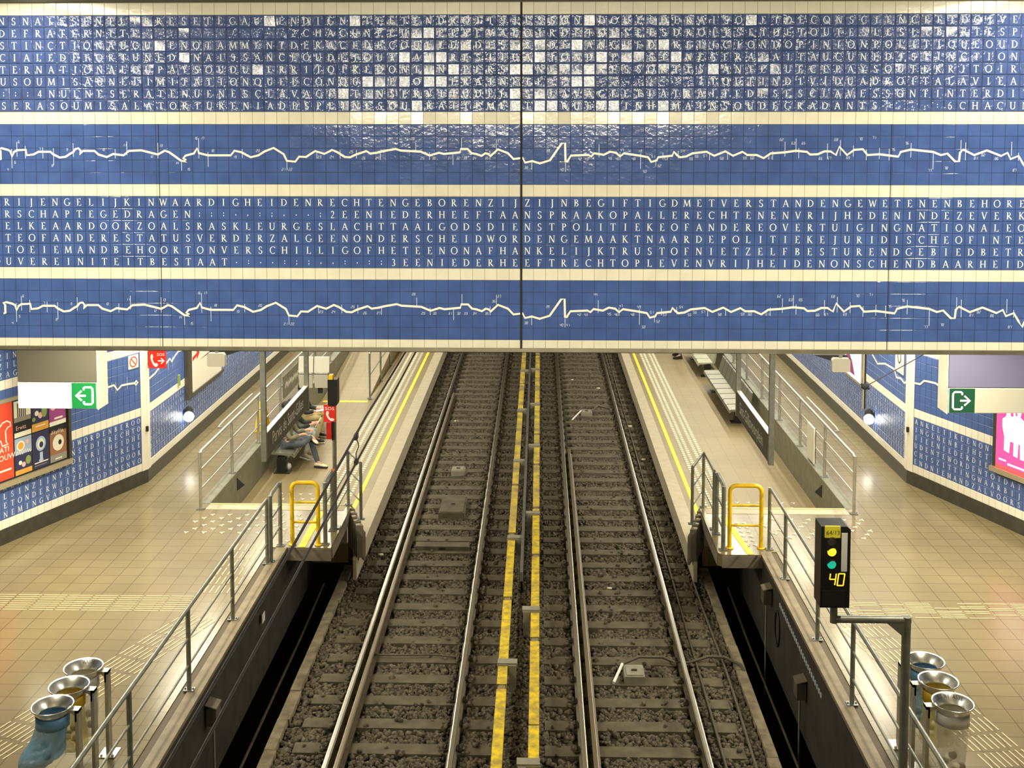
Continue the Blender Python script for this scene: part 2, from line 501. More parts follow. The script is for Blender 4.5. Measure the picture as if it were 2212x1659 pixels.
def tiles(mb, fr, cols, pu, rows, jit=.006, inset=.006, h=.006, x_off=0.0, dome=None):
    """cols: range of column indices; rows: list of (z0, z1, material index, jitter, inset, height)"""
    for (z0, z1, mi, jt, ins, hh) in rows:
        for c in cols:
            x0, x1 = x_off + c * pu, x_off + (c + 1) * pu
            a, b = random.gauss(0, jt), random.gauss(0, jt)
            g = .0012
            out = [(x0 + g, z0 + g), (x1 - g, z0 + g), (x1 - g, z1 - g), (x0 + g, z1 - g)]
            inn = [(x0 + ins, z0 + ins), (x1 - ins, z0 + ins), (x1 - ins, z1 - ins), (x0 + ins, z1 - ins)]
            xm, zm = (x0 + x1) / 2, (z0 + z1) / 2
            vs = [fr.p(x, z, 0) for x, z in out] + [fr.p(x, z, hh + (x - xm) * a + (z - zm) * b) for x, z in inn]
            mb.add(vs, [(4, 5, 6, 7), (0, 1, 5, 4), (1, 2, 6, 5), (2, 3, 7, 6), (3, 0, 4, 7)], mi)


# ================================================================== LIGHTS of the station
def ceiling_light(x, y, z, sx, sy, power, label, col=WARM, tilt=0.0):
    t = thing('ceiling_light', label, 'light', (x, y, z))
    mb = MB().box(x - sx / 2 - .05, x + sx / 2 + .05, y - sy / 2 - .05, y + sy / 2 + .05, z + .03, z + .12)
    mb.build('housing', 'palegrey', t)
    mb = MB().box(x - sx / 2, x + sx / 2, y - sy / 2, y + sy / 2, z + .01, z + .03)
    mb.build('diffuser', 'tube_glow', t)
    d = bpy.data.lights.new('ceiling_lamp', 'AREA')
    d.shape = 'RECTANGLE'; d.size = sx; d.size_y = sy
    d.energy = power; d.color = col
    o = bpy.data.objects.new('lamp', d)
    COL.objects.link(o)
    o.location = (0, 0, 0); o.parent = t
    t.rotation_euler.x = math.radians(tilt)
    return t


PW = 1.0
for i, y in enumerate((17.0, 22.0, 27.0, 32.0, 37.0, 42.0)):
    ceiling_light(-5.3, y, 4.85, .3, 3.6, 74 * PW, 'fluorescent strip %s over the left platform' % ('first', 'second', 'third', 'fourth', 'fifth', 'sixth')[i])
    ceiling_light(4.83, y, 4.85, .3, 3.6, 74 * PW, 'fluorescent strip %s over the right platform' % ('first', 'second', 'third', 'fourth', 'fifth', 'sixth')[i])
for i, y in enumerate((9.5, 12.2)):
    ceiling_light(-6.2, y, 9.32, .35, 2.6, (300, 50)[i] * PW, 'fluorescent strip on the hall ceiling, left side, %s from the beam' % ('far', 'near')[i])
    ceiling_light(5.73, y, 9.32, .35, 2.6, (300, 50)[i] * PW, 'fluorescent strip on the hall ceiling, right side, %s from the beam' % ('far', 'near')[i])
for i, (x, y) in enumerate([(-4.4, -5.0), (-1.6, -5.0), (1.2, -5.0), (4.0, -5.0)]):  # unseen lamps, enlarged and tilted to wash the beam with light
    ceiling_light(x, y, 8.98, 2.3, 1.0, 450 * PW, 'unseen hall lamp %s of the front row behind the viewer, tilted to light the beam' % ('leftmost', 'left of centre', 'right of centre', 'rightmost')[i], tilt=55)
for i, (x, y) in enumerate([(-3.0, -9.5), (-.2, -9.5), (2.6, -9.5)]):  # unseen second row, added for more light on the beam
    ceiling_light(x, y, 8.98, 2.3, 1.0, 450 * PW, 'unseen hall lamp %s of the back row behind the viewer, tilted to light the beam' % ('on the left', 'in the middle', 'on the right')[i], tilt=55)
for x, lab in ((-6.75, 'left'), (6.28, 'right')):
    for i, (y, ln) in enumerate(((15.7, 2.2), (21.5, 3.6), (26.5, 3.6), (31.5, 3.6), (36.5, 3.6), (41.5, 3.6))):
        ceiling_light(x, y, 4.9, .2, ln, (420, 120, 62, 62, 62, 62)[i] * PW * ln / 3.6, 'slim fluorescent strip %s along the %s wall' % (('first', 'second', 'third', 'fourth', 'fifth', 'sixth')[i], lab))

# ================================================================== THE BEAM (tiled front wall over the tracks)
BY = 13.95
bx0, bx1 = -7.6, 7.2
fr = Frame((XC + .006, BY, 0), (1, 0, 0))          # n = u x v = (0,-1,0) towards the camera
T1, B2T, B2B, B3T, B3B, T2B, B4B, M2B, B5B, ST = 9.094, 7.914, 7.762, 7.022, 6.874, 5.985, 5.841, 5.096, 4.994, 4.942


def rws(z1, z0, n, *a):
    k = (z1 - z0) / n
    return [(z1 - (i + 1) * k, z1 - i * k, *a) for i in range(n)]


rows = []
rows += [(T1, 9.243, 0, .004, .004, .005)]
rows += rws(T1, B2T, 8, 2, .034, .012, .010)
rows += [(B2B, B2T, 0, .012, .004, .005)]
rows += rws(B2B, B3T, 5, 1, .006, .007, .005)
rows += [(B3B, B3T, 0, .004, .004, .005)]
rows += rws(B3B, T2B, 6, 1, .006, .008, .006)
rows += [(B4B, T2B, 0, .005, .004, .005)]
rows += rws(B4B, M2B, 5, 1, .005, .006, .004)
rows += [(B5B, M2B, 0, .003, .004, .005)]
mb = MB()
tiles(mb, fr, range(-48, 49), .1502, rows)
# grout backing, steel edge and the beam's mass
for z0, z1, mi in ((T1, 9.25, 3), (B2T, T1, 4), (B2B, B2T, 3), (B3T, B2B, 4), (B3B, B3T, 3), (T2B, B3B, 4), (B4B, T2B, 3), (M2B, B4B, 4), (B5B, M2B, 3)):
    mb.add([fr.p(-7.3, z0, .001), fr.p(7.4, z0, .001), fr.p(7.4, z1, .001), fr.p(-7.3, z1, .001)], [(0, 1, 2, 3)], mi)
mb.box(bx0, bx1, BY + .002, BY + .5, ST, 9.6, 5)
wall_front = struct(mb.build('wall_front', ['tile_cream', 'tile_blue', 'tile_wavy', 'grout', 'grout_blue', 'ceiling']),
                    'wide tiled beam over the tracks in blue and cream bands of tiles', 'wall')

TXT1 = ["NSNAISSENTLIBRESETEGAUXENDIGNITEETENDROITSI|LSSONTDOUESDERAISONETDECONSCIENCEETDOIVENTAG",
        "DEFRATERNITE..;.:;,,:;.,2CHACUNPEUTSEPREVAL|OIRDETOUSLESDROITSETDETOUTESLESLIBERTESPROCL",
        "STINCTIONAUCUNENOTAMMENTDERACEDECOULEURDESE|XEDELANGUEDERELIGIONDOPINIONPOLITIQUEOUDETOU",
        "CIALEDEFORTUNEDENAISSANCEOUDETOUTEAUTRESITU|ATIONDEPLUSILNESERAFAITAUCUNEDISTINCTIONFOND",
        "TERNATIONALDUPAYSOUDUTERRITOIREDONTUNEPERSO|NNEESTRESSORTISSANTEQUECEPAYSOUTERRITOIRESOI",
        "USOUMISAUNELIMITATIONQUELCONQUEDESOUVERAINE|TE;......,:.:.3TOUTINDIVIDUADROITALAVIEALALI",
        ";;;4NULNESERATENUENESCLAVAGENTENSERVITUDELE|SCLAVAGEETLATRAITEDESESCLAVESSONTINTERDITSSO",
        "SERASOUMISALATORTURENIADESPEINESOUTRAITEMEN|TSCRUELSINHUMAINSOUDEGRADANTS..,,:6CHACUNALE"]
TXT2 = ["RIJENGELIJKINWAARDIGHEIDENRECHTENGEBORENZIJ|ZIJNBEGIFTIGDMETVERSTANDENGEWETENENBEHORENZ",
        "RSCHAPTEGEDRAGEN;;:.,:;,..;2EENIEDERHEEFTAA|NSPRAAKOPALLERECHTENENVRIJHEDENINDEZEVERKLA",
        "ELKEAARDOOKZOALSRASKLEURGESLACHTTAALGODSDIE|NSTPOLITIEKEOFANDEREOVERTUIGINGNATIONALEOFM",
        "TEOFANDERESTATUSVERDERZALGEENONDERSCHEIDWOR|DENGEMAAKTNAARDEPOLITIEKEJURIDISCHEOFINTERN",
        "TOEIEMANDBEHOORTONVERSCHILLIGOFHETEENONAFHA|NKELIJKTRUSTOFNIETZELFBESTURENDGEBIEDBETREF",
        "OUVEREINITEITBESTAAT.:..:;;,,:.:;3EENIEDERHE|EFTRECHTOPLEVENVRIJHEIDENONSCHENDBAARHEIDV"]
mb = MB()
for lines, z1, z0, d in ((TXT1, T1, B2T, .0145), (TXT2, B3B, T2B, .0085)):
    k = (z1 - z0) / len(lines)
    for r, ln in enumerate(lines):
        a, b = ln.split('|')
        y = z1 - (r + 1) * k + k * .195
        for i, ch in enumerate(reversed(a)):
            fr.glyph(mb, ch, -(i + .5) * .1502, y, k * .61, d)
        for i, ch in enumerate(b):
            fr.glyph(mb, ch, (i + .5) * .1502, y, k * .61, d)
mb.build('lettering', 'letter', wall_front)

# the white map line with its ticks and numbers, twice (coordinates from the joint, in tile widths)
ML = [(0, 318, 0), (12, 318, 0), (12, 262, 0), (0, 250, 0), (20, 245, 0), (60, 255, 0), (78, 265, 0), (88, 300, 0), (100, 270, 0), (120, 258, 0), (180, 255, 0), (185, 290, 0), (230, 285, 0), (262, 268, 0), (340, 268, 0), (360, 285, 0), (400, 305, 0), (440, 300, 0), (470, 280, 0), (490, 270, 0), (505, 250, 0), (525, 245, 0), (540, 262, 0), (530, 285, 0), (555, 262, 0), (630, 262, 0), (655, 285, 0), (710, 302, 0), (750, 282, 0), (820, 290, 0), (855, 262, 0), (935, 258, 0), (985, 270, 0), (1045, 285, 0), (1090, 260, 0), (1115, 268, 0), (1150, 292, 0), (1195, 325, 0), (1235, 330, 0), (1225, 318, 0), (1210, 310, 0), (1225, 292, 0), (1280, 278, 0), (1302, 245, 0), (1312, 275, 0), (1370, 290, 0), (1520, 290, 0), (1545, 260, 0), (1590, 270, 0), (1650, 302, 0), (1700, 290, 0), (1740, 265, 0), (1800, 242, 0), (1865, 282, 0), (1885, 325, 0), (1940, 330, 0), (1965, 298, 0), (2010, 300, 0), (2070, 262, 0), (2130, 280, 0), (2180, 255, 0),
      (0, 268, 740), (50, 300, 740), (85, 302, 740), (120, 285, 740), (190, 262, 740), (215, 278, 740), (260, 272, 740), (300, 262, 740), (380, 248, 740), (410, 258, 740), (540, 265, 740), (600, 290, 740), (660, 272, 740), (690, 280, 740), (795, 270, 740), (800, 248, 740), (845, 248, 740), (870, 275, 740), (900, 280, 740), (935, 292, 740), (960, 275, 740), (980, 280, 740), (990, 295, 740), (1040, 250, 740), (1105, 275, 740), (1140, 312, 740), (1200, 305, 740), (1215, 335, 740), (1260, 325, 740), (1310, 340, 740), (1375, 320, 740), (1450, 212, 740), (1472, 210, 740), (1475, 330, 740), (1485, 330, 740), (1510, 290, 740), (1620, 285, 740), (1640, 295, 740), (1660, 275, 740), (1720, 285, 740), (1760, 265, 740), (1800, 272, 740), (1825, 295, 740), (1850, 275, 740), (1950, 290, 740), (2005, 300, 740), (2025, 330, 740), (2060, 320, 740), (2070, 300, 740), (2160, 290, 740), (2170, 265, 740),
      (0, 285, 1472), (20, 300, 1472), (60, 295, 1472), (100, 275, 1472), (190, 265, 1472), (240, 290, 1472), (310, 262, 1472), (360, 290, 1472), (420, 265, 1472), (450, 285, 1472), (510, 285, 1472), (555, 305, 1472), (600, 275, 1472), (690, 268, 1472), (760, 258, 1472), (830, 265, 1472), (850, 282, 1472), (900, 280, 1472), (940, 262, 1472), (980, 262, 1472), (1015, 285, 1472), (1035, 232, 1472), (1085, 285, 1472), (1130, 252, 1472), (1185, 248, 1472), (1215, 285, 1472), (1290, 280, 1472), (1410, 295, 1472), (1425, 265, 1472), (1490, 250, 1472), (1630, 265, 1472), (1680, 285, 1472), (1720, 275, 1472), (1770, 325, 1472), (1795, 325, 1472), (1800, 270, 1472), (1820, 250, 1472), (1890, 285, 1472), (1970, 255, 1472), (2060, 290, 1472), (2100, 270, 1472), (2120, 310, 1472), (2170, 290, 1472), (2200, 340, 1472), (2225, 380, 1472), (2260, 300, 1472), (2330, 280, 1472)]
TICK = [(85, 250, 375, 0), (120, 205, 300, 0), (175, 230, 310, 0), (290, 240, 310, 0), (360, 245, 355, 0), (490, 212, 300, 0), (765, 250, 310, 0), (842, 200, 290, 0), (1045, 210, 310, 0), (1197, 320, 390, 0), (1312, 180, 310, 0), (1372, 270, 365, 0), (1595, 250, 305, 0), (1885, 320, 385, 0), (2080, 260, 310, 0),
        (20, 255, 310, 740), (125, 255, 310, 740), (280, 260, 318, 740), (510, 205, 260, 740), (598, 270, 318, 740), (750, 270, 350, 740), (805, 182, 250, 740), (988, 260, 318, 740), (1030, 185, 250, 740), (1258, 325, 380, 740), (1475, 330, 395, 740), (1690, 218, 300, 740), (1825, 265, 318, 740), (1957, 275, 375, 740), (2055, 320, 360, 740), (2100, 270, 315, 740),
        (10, 260, 308, 1472), (210, 270, 320, 1472), (325, 270, 315, 1472), (612, 260, 315, 1472), (690, 200, 295, 1472), (760, 180, 270, 1472), (778, 240, 305, 1472), (960, 212, 310, 1472), (1042, 190, 290, 1472), (1125, 225, 295, 1472), (1208, 250, 318, 1472), (1290, 240, 310, 1472), (1352, 245, 318, 1472), (1490, 208, 300, 1472), (1632, 265, 375, 1472), (1805, 190, 260, 1472), (1835, 205, 318, 1472), (2125, 200, 290, 1472), (2170, 270, 320, 1472)]
NUMS = [('4', 52, 390, 0), ('5', 100, 345, 0), ('6', 128, 212, 0), ('7', 265, 258, 0), ('8', 345, 365, 0), ('9', 445, 262, 0), ('10', 675, 262, 0), ('11', 815, 232, 0), ('12', 990, 305, 0), ('13', 1052, 235, 0), ('14', 1155, 348, 0), ('15', 1230, 388, 0), ('16', 1282, 188, 0), ('17', 1325, 188, 0), ('18', 1388, 268, 0), ('19', 1535, 308, 0), ('20', 1685, 268, 0), ('21', 1850, 388, 0), ('22', 1895, 388, 0), ('23', 2085, 308, 0), ('24', 2165, 308, 0),
        ('25', 80, 275, 740), ('26', 160, 315, 740), ('27', 248, 315, 740), ('28', 478, 190, 740), ('29', 540, 315, 740), ('30', 615, 315, 740), ('31', 715, 315, 740), ('32', 772, 315, 740), ('33', 817, 315, 740), ('34', 875, 315, 740), ('35', 955, 315, 740), ('36', 1000, 235, 740), ('37', 1035, 202, 740), ('38', 1210, 375, 740), ('39', 1350, 268, 740), ('40', 1440, 388, 740), ('41', 1482, 388, 740), ('42', 1555, 320, 740), ('43', 1598, 320, 740), ('44', 1660, 188, 740), ('45', 1750, 315, 740), ('46', 1795, 318, 740), ('47', 1825, 262, 740), ('48', 1900, 318, 740), ('49', 1942, 268, 740), ('50', 1972, 398, 740), ('51', 2025, 302, 740), ('52', 2065, 362, 740), ('53', 2108, 318, 740),
        ('54', 25, 268, 1472), ('55', 80, 318, 1472), ('56', 115, 302, 1472), ('57', 168, 298, 1472), ('58', 275, 315, 1472), ('59', 422, 312, 1472), ('60', 470, 312, 1472), ('61', 582, 312, 1472), ('62', 655, 195, 1472), ('63', 730, 218, 1472), ('65', 795, 218, 1472), ('66', 905, 315, 1472), ('67', 960, 312, 1472), ('68', 1002, 195, 1472), ('69', 1080, 310, 1472), ('70', 1158, 190, 1472), ('71', 1243, 182, 1472), ('75', 1365, 258, 1472), ('76', 1450, 218, 1472), ('77', 1600, 390, 1472), ('78', 1702, 375, 1472), ('81', 1888, 312, 1472), ('82', 1935, 292, 1472), ('86', 2020, 315, 1472), ('87', 2135, 388, 1472)]


def beam_x(x, off):
    px = off + x / 2.9892
    # tile-true horizontal position on the beam face at its middle height
    return -6.6985 + px * (12.5722 / 2212) + .00000000 + .22 - .0 + (.0095 * math.sin((px - 1106) / 1106 * PI) * 0) + .009


def beam_z(y):
    return B2B + .008 - (y - 86) / 2.9892 * (B2B - B3T) / 129.5


mb, mt = MB(), MB()
for dz in (0, B4B - B2B):
    fr.line(mb, [(beam_x(x, o), beam_z(y) + dz) for x, y, o in ML], .026, .006)
    for x, y0, y1, o in TICK:
        X = beam_x(x, o)
        fr.rect(mt, X - .0035, X + .0035, beam_z(y1) + dz, beam_z(y0) + dz, .006, .0075)
    for t, x, y, o in NUMS:
        fr.digits(mt, t, beam_x(x, o), beam_z(y) + dz, .030, .0085)
mb.build('map_line', 'mapline', wall_front)
mt.build('map_marks', 'tick', wall_front)
mb = MB()
fr.rect(mb, -.013, .013, B5B - .03, 9.243, -.02, .0125)
for x in (-4.473, 4.492):
    fr.rect(mb, x - .004, x + .004, B5B, B2B, -.01, .007)
mb.build('expansion_joint', 'joint', wall_front)
mb = MB()
fr.rect(mb, -7.3, 2.92, ST, B5B - .003, -.05, .02)
fr.rect(mb, 2.925, 7.4, ST, B5B - .003, -.05, .018)
fr.rect(mb, -7.3, 7.4, ST, ST + .006, -.45, .02)
mb.build('edge_strip', 'trimsteel', wall_front)
mb = MB()
mb.box(bx0, bx1, BY - .10, BY, 9.250, 9.45)
struct(mb.build('trim_1', 'soffit'), 'grey ledge above the top row of cream tiles on the beam', 'trim')

# ceilings (out of the picture, but they close the hall)
mb = MB(); mb.box(-12, 12, -12, BY - .12, 9.45, 9.6)
struct(mb.build('ceiling', 'ceiling'), 'hall ceiling in front of the tiled beam', 'ceiling')
mb = MB(); mb.box(-9.5, 9.2, BY + .51, 50, 5.1, 5.3)
struct(mb.build('ceiling', 'ceiling'), 'low ceiling over the platforms behind the beam', 'ceiling')
mb = MB(); mb.box(-12, 12, -12, .80, 5.85, 6.2); mb.box(-12, 12, .80, .95, 5.85, 7.15)  # unseen parapet added to keep the hall lamps off the lower floors
struct(mb.build('floor', 'concrete'), 'upper concourse floor under the viewer, with an unseen parapet added to block lamp light', 'floor')
mb = MB(); mb.box(-12, 12, -12.2, -12, 0, 9.45)
struct(mb.build('wall_back', 'ceiling'), 'plain wall at the back of the hall behind the viewer', 'wall')
mb = MB(); mb.box(-9.5, 9.2, 50, 50.2, -1.2, 5.1)
struct(mb.build('wall_end', 'concrete_dark'), 'dark wall at the far end of the station', 'wall')

# ================================================================== SIDE WALLS
ZB = ZF + .25
WROWS = [(1.25, 1.40, 0)] + [(1.40 + .15 * i, 1.55 + .15 * i, 1) for i in range(6)] + [(2.30, 2.46, 0)] + \
        [(2.46 + .149 * i, 2.46 + .149 * (i + 1), 1) for i in range(7)] + [(3.503, 3.66, 0)] + \
        [(3.66 + .15 * i, 3.81 + .15 * i, 1) for i in range(8)] + [(4.86, 5.02, 0)]
NL = ["INGDERRECHTENMOETENIJWORDENBEROO", "ALLENBESCHERMENDOORDIENSTDITRECHTO", "OPDATHIJNIETGEDWONGENALSMEDEDEVRIJHEIDHE",
      "ETALLEINBREUKTEGENRENALSINZIJNPARTICULIERELE", "DOORMIDDELVANHETONDERWIJZENERVANDOOR", "LINGMETINBEGRIPVANNEMINGVANDEGEBODENENVO"]
NL[2] = "OPDATHIJNIETGEDWONGRENALSMEDEDEVRIJHEIDHE"
NL[3] = "ETALLEINBREUKTEGENZALSINZIJNPARTICULIERELE"
NR = ["ANKELIJKEENONPARTIJDIGEINSTANTIEBIJHET", "INGENENBIJHETBEPALENVANZIJNRECHTENEN", "IIEENIEDERDIEWEGENSEENSTRAFBAARFEIT",
      "UDENTEWORDENTOTDATZIJNSCHULDKRACHTENS", "CHTSZITTINGWAARBIJHEMALLEWAARBORGENN", "ENDNIEMANDZALVOORSCHULDIGWORDENGEHOUDEN"]
FARL = ["ORSCHRIFTENOPGENOMENINDEZEVERKLARINGMOETENWORDENTOEGEPASTOPIEDEREENZONDERENIGONDERSCHEIDVANRASKLEURGESLACHTTAALGODSDIENSTOFOVERTUIGING",
        "THEIDVANMENINGENZONDERINMENGINGGEBONDENTEZIJNENOMDOORALLEMIDDELENENONGEACHTGRENZENINLICHTINGENENDENKBEELDENOPTESPORENTEONTVANGENENDOOR",
        "JHEIDOMZONDERINMENGINGEENMENINGTEKOESTERENENOMDOORALLEMIDDELENINLICHTINGENTEGEVENEENIEDERHEEFTRECHTOPVRIJHEIDVANVERGADERINGENVERENIGING",
        "DOORALLAMEDEDEELTENEMENAANHETBESTUURVANZIJNLANDRECHTSTREEKSOFDOORMIDDELVANVRIJGEKOZENVERTEGENWOORDIGERSEENIEDERHEEFTHETRECHTOPGELIJKEV",
        "DENKBEELDENOPTESPORENDEWILVANHETVOLKZALDEGRONDSLAGZIJNVANHETGEZAGVANDEREGERINGDEZEWILZALTOTUITINGKOMENDOORPERIODIEKEENEERLIJKEVERKIEZ",
        "VRIJEKEUZEVANBEROEPOPRECHTVAARDIGEENGUNSTIGEARBEIDSVOORWAARDENENOPBESCHERMINGTEGENWERKLOOSHEIDEENIEDERZONDERDISCRIMINATIEHEEFTRECHTOP"]
FARR = [r[7:] + r[:7] for r in FARL]
CL, CR = Vector((-7.39, 20.9, 0)), Vector((6.92, 21.2, 0))
NLe, NRe = CL + (Vector((-8.49, 18.03, 0)) - CL).normalized() * 9.0, CR + (Vector((8.02, 18.33, 0)) - CR).normalized() * 9.0


def side_wall(name, a, b, lines, align_right, label, ncol):
    """a->b runs left to right as seen from inside; text rows fill the lower text band"""
    a, b = Vector(a), Vector(b)
    fw = Frame(a, b - a)
    L = (b - a).length
    mb = MB()
    pu = .1502
    n = int(L / pu)
    off = L - n * pu if align_right else 0
    tiles(mb, fw, range(0, n), pu, [(z0, z1, mi, .004, .006, .005) for z0, z1, mi in WROWS], x_off=off)
    for z0, z1, mi in WROWS:
        mb.add([fw.p(0, z0, .001), fw.p(L, z0, .001), fw.p(L, z1, .001), fw.p(0, z1, .001)], [(0, 1, 2, 3)], mi + 2)
    # mass behind the tiles
    mb.prism([(0, ZF - .3), (L, ZF - .3), (L, 5.1), (0, 5.1)], fw.p(0, 0, -.002), fw.u, fw.v, fw.n * -.25, 2)
    o = struct(mb.build(name, ['tile_cream_wall', 'tile_blue_wall', 'grout', 'grout_blue']), label)
    ml = MB()
    for r, ln in enumerate(lines):
        y = 2.30 - (r + 1) * .15 + .15 * .195
        for i in range(min(n - 1, len(ln))):
            if align_right:
                fw.glyph(ml, ln[len(ln) - 1 - i], L - (i + 1.5) * pu, y, .0915, .0075)
            else:
                fw.glyph(ml, ln[i], (i + 1.5) * pu, y, .0915, .0075)
    # upper text band, the last letters of three lines that show beside the lightbox
    if align_right:
        for r, ln in enumerate(["XXXXXXXXXXXXXXXIN", "XXXXXXXXXXXXXXXIL", "XXXXXXXXXXXXXXXAG"]):
            y = 3.66 + (2 - r) * .15 + .03
            for i, ch in enumerate("LIBREENDEVRIJHEIDOMZ" + ln[-2:] if L < 10 else ""):
                fw.glyph(ml, ch, L - 3.10 - (21 - i) * pu, y, .0915, .0075)
    ml.build('lettering', 'letter', o)
    mp = MB()
    mp.prism([(0, ZF), (L, ZF), (L, ZB), (0, ZB)], fw.p(0, 0, .0), fw.u, fw.v, fw.n * .012)
    struct(mp.build('baseboard_' + name[5:], 'plinth'), 'dark stone plinth at the foot of the ' + label.split(',')[0], 'baseboard')
    return o, fw, L


wl, fwl, Lwl = side_wall('wall_left_near', NLe, CL, NL, True, 'tiled left wall, angled part nearest the viewer', 60)
wr, fwr, Lwr = side_wall('wall_right_near', CR, NRe, NR, False, 'tiled right wall, angled part nearest the viewer', 60)
wlf, fwlf, Lwlf = side_wall('wall_left', CL, (-7.39, 46, 0), FARL, False, 'tiled left wall, straight part along the platform', 160)
wrf, fwrf, Lwrf = side_wall('wall_right', (6.92, 46, 0), CR, [r[::1] for r in FARR], True, 'tiled right wall, straight part along the platform', 160)


def wl_map(fw, parent, pts, marks=()):
    mb = MB()
    fw.line(mb, pts, .035, .006)
    mb.build('map_line', 'mapline', parent)
    mt = MB()
    for x, y0, y1 in marks:
        fw.rect(mt, x - .004, x + .004, y0, y1, .006, .0075)
    if mt.v: mt.build('map_marks', 'tick', parent)


wl_map(fwl, wl, [(Lwl - s, z) for s, z in [(3.2, 2.95), (2.6, 3.05), (2.2, 2.9), (1.6, 3.0), (1.17, 2.97), (1.03, 3.03), (.85, 3.04), (.76, 2.93), (.65, 2.99), (.49, 2.98), (.31, 2.96), (.26, 2.99), (.22, 2.95), (.27, 2.92), (.31, 2.96)]],
       [(Lwl - 1.0, 2.93, 3.1), (Lwl - .9, 2.95, 3.1), (Lwl - .8, 2.88, 3.08), (Lwl - .5, 2.9, 3.12), (Lwl - .27, 2.78, 2.9)])
wl_map(fwr, wr, [(0, 2.94), (.14, 2.94), (.3, 2.95), (.41, 3.04), (.54, 3.05), (.72, 3.06), (.91, 3.0), (1.1, 2.88), (1.6, 2.95), (2.3, 3.0), (3.2, 2.9)], [(1.0, 2.78, 2.9)])
wl_map(fwlf, wlf, [(.10, 2.93), (.5, 2.96), (.8, 3.03), (1.1, 3.0), (1.4, 3.06), (1.5, 2.98), (1.7, 3.05), (1.95, 3.1), (2.3, 3.06), (3.0, 3.0), (4, 3.1), (6, 2.95), (9, 3.05), (14, 2.95), (20, 3.0)],
       [(.75, 2.9, 3.1), (1.3, 2.85, 3.1), (1.55, 2.85, 3.1)])
wl_map(fwrf, wrf, [(Lwrf - s, z) for s, z in [(20, 3.0), (12, 2.95), (6, 3.05), (2.9, 3.0), (2.44, 2.98), (2.0, 2.84), (1.5, 2.95), (1.2, 2.96), (.9, 2.97), (.76, 2.84), (.5, 2.88), (.28, 2.84), (.05, 2.93)]], [(Lwrf - .7, 2.75, 2.95)])
# white glazed corner column strips at the bend of each wall
for nm, c, lab in (('left', CL, 'left'), ('right', CR, 'right')):
    s = -1 if nm == 'left' else 1
    mb = MB()
    mb.prism([(-.0, ZB), (.155, ZB), (.155, 5.02), (0, 5.02)], (c.x + s * .003 - s * .012, c.y + .0, 0), (0, 1, 0), (0, 0, 1), (-s * .008, 0, 0))
    d = (NLe - CL).normalized() if nm == 'left' else (NRe - CR).normalized()
    nn = Vector((-d.y, d.x, 0)) if nm == 'right' else Vector((d.y, -d.x, 0))
    nn = -nn if nn.dot(Vector((0, 15, 0)) - c) < 0 else nn
    mb.prism([(0, ZB), (.155, ZB), (.155, 5.02), (0, 5.02)], c + nn * .008, d, (0, 0, 1), nn * .006)
    struct(mb.build('trim_2' if nm == 'left' else 'trim_3', 'tile_cream_wall'), 'cream tiled corner strip where the %s wall bends' % lab, 'trim')

# ================================================================== FLOORS
def slab(name, poly, z1, z0, m, label, cat='floor'):
    mb = MB()
    mb.prism(poly, (0, 0, z0), (1, 0, 0), (0, 1, 0), (0, 0, z1 - z0))
    return struct(mb.build(name, m), label, cat)


XWL, XWR = -5.86, 5.37        # faces of the grey-green retaining walls
KL, KR = -4.03, 3.49          # outer edges of the high walkway over the pits
slab('floor', [(KL - .26, 4), (KL - .26, 19.72), (XWL - .1, 19.72), (XWL - .1, 46), (-7.39, 46), (-7.39, 20.9), (-8.49, 18.03), (-12.5, 7.5), (-12.5, 4)], ZF, ZF - .35, 'floor', 'beige tiled high walkway floor on the left')
slab('floor', [(KR + .26, 4), (KR + .26, 19.72), (XWR + .1, 19.72), (XWR + .1, 46), (6.92, 46), (6.92, 21.2), (8.02, 18.33), (12.2, 7.5), (12.2, 4)][::-1], ZF, ZF - .35, 'floor', 'beige tiled high walkway floor on the right')
for s, k, lab in ((-1, KL, 'left'), (1, KR, 'right')):
    # lit concrete edge, dark recessed strip, pit wall
    mb = MB()
    mb.box(*sorted((k, k + s * .17)), 4, 17.67, ZF - .045, ZF + .004)
    struct(mb.build('trim_4' if s < 0 else 'trim_5', 'kerb'), 'worn concrete edge of the high walkway along the %s pit' % lab, 'trim')
    mb = MB()
    mb.box(*sorted((k + s * .17, k + s * .26)), 4, 17.67, ZF - .35, ZF - .012)
    struct(mb.build('trim_6' if s < 0 else 'trim_7', 'groove'), 'dark recessed strip along the %s walkway edge' % lab, 'trim')
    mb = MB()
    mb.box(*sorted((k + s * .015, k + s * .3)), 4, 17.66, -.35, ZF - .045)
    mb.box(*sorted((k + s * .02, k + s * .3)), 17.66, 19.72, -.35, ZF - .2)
    struct(mb.build('wall_pit_left' if s < 0 else 'wall_pit_right', 'concrete_dark'), 'dark wall of the %s pit under the walkway edge' % lab)
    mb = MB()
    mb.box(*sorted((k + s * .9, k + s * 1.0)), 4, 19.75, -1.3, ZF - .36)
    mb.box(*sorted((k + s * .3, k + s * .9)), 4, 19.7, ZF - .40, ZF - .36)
    struct(mb.build('wall_recess_left' if s < 0 else 'wall_recess_right', 'void'), 'recess at the back of the %s pit, blackened as unlit' % lab)
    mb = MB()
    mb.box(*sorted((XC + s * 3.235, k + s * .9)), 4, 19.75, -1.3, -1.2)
    struct(mb.build('floor', 'void'), 'bottom of the pit beside the %s track, blackened as unlit' % lab, 'floor')
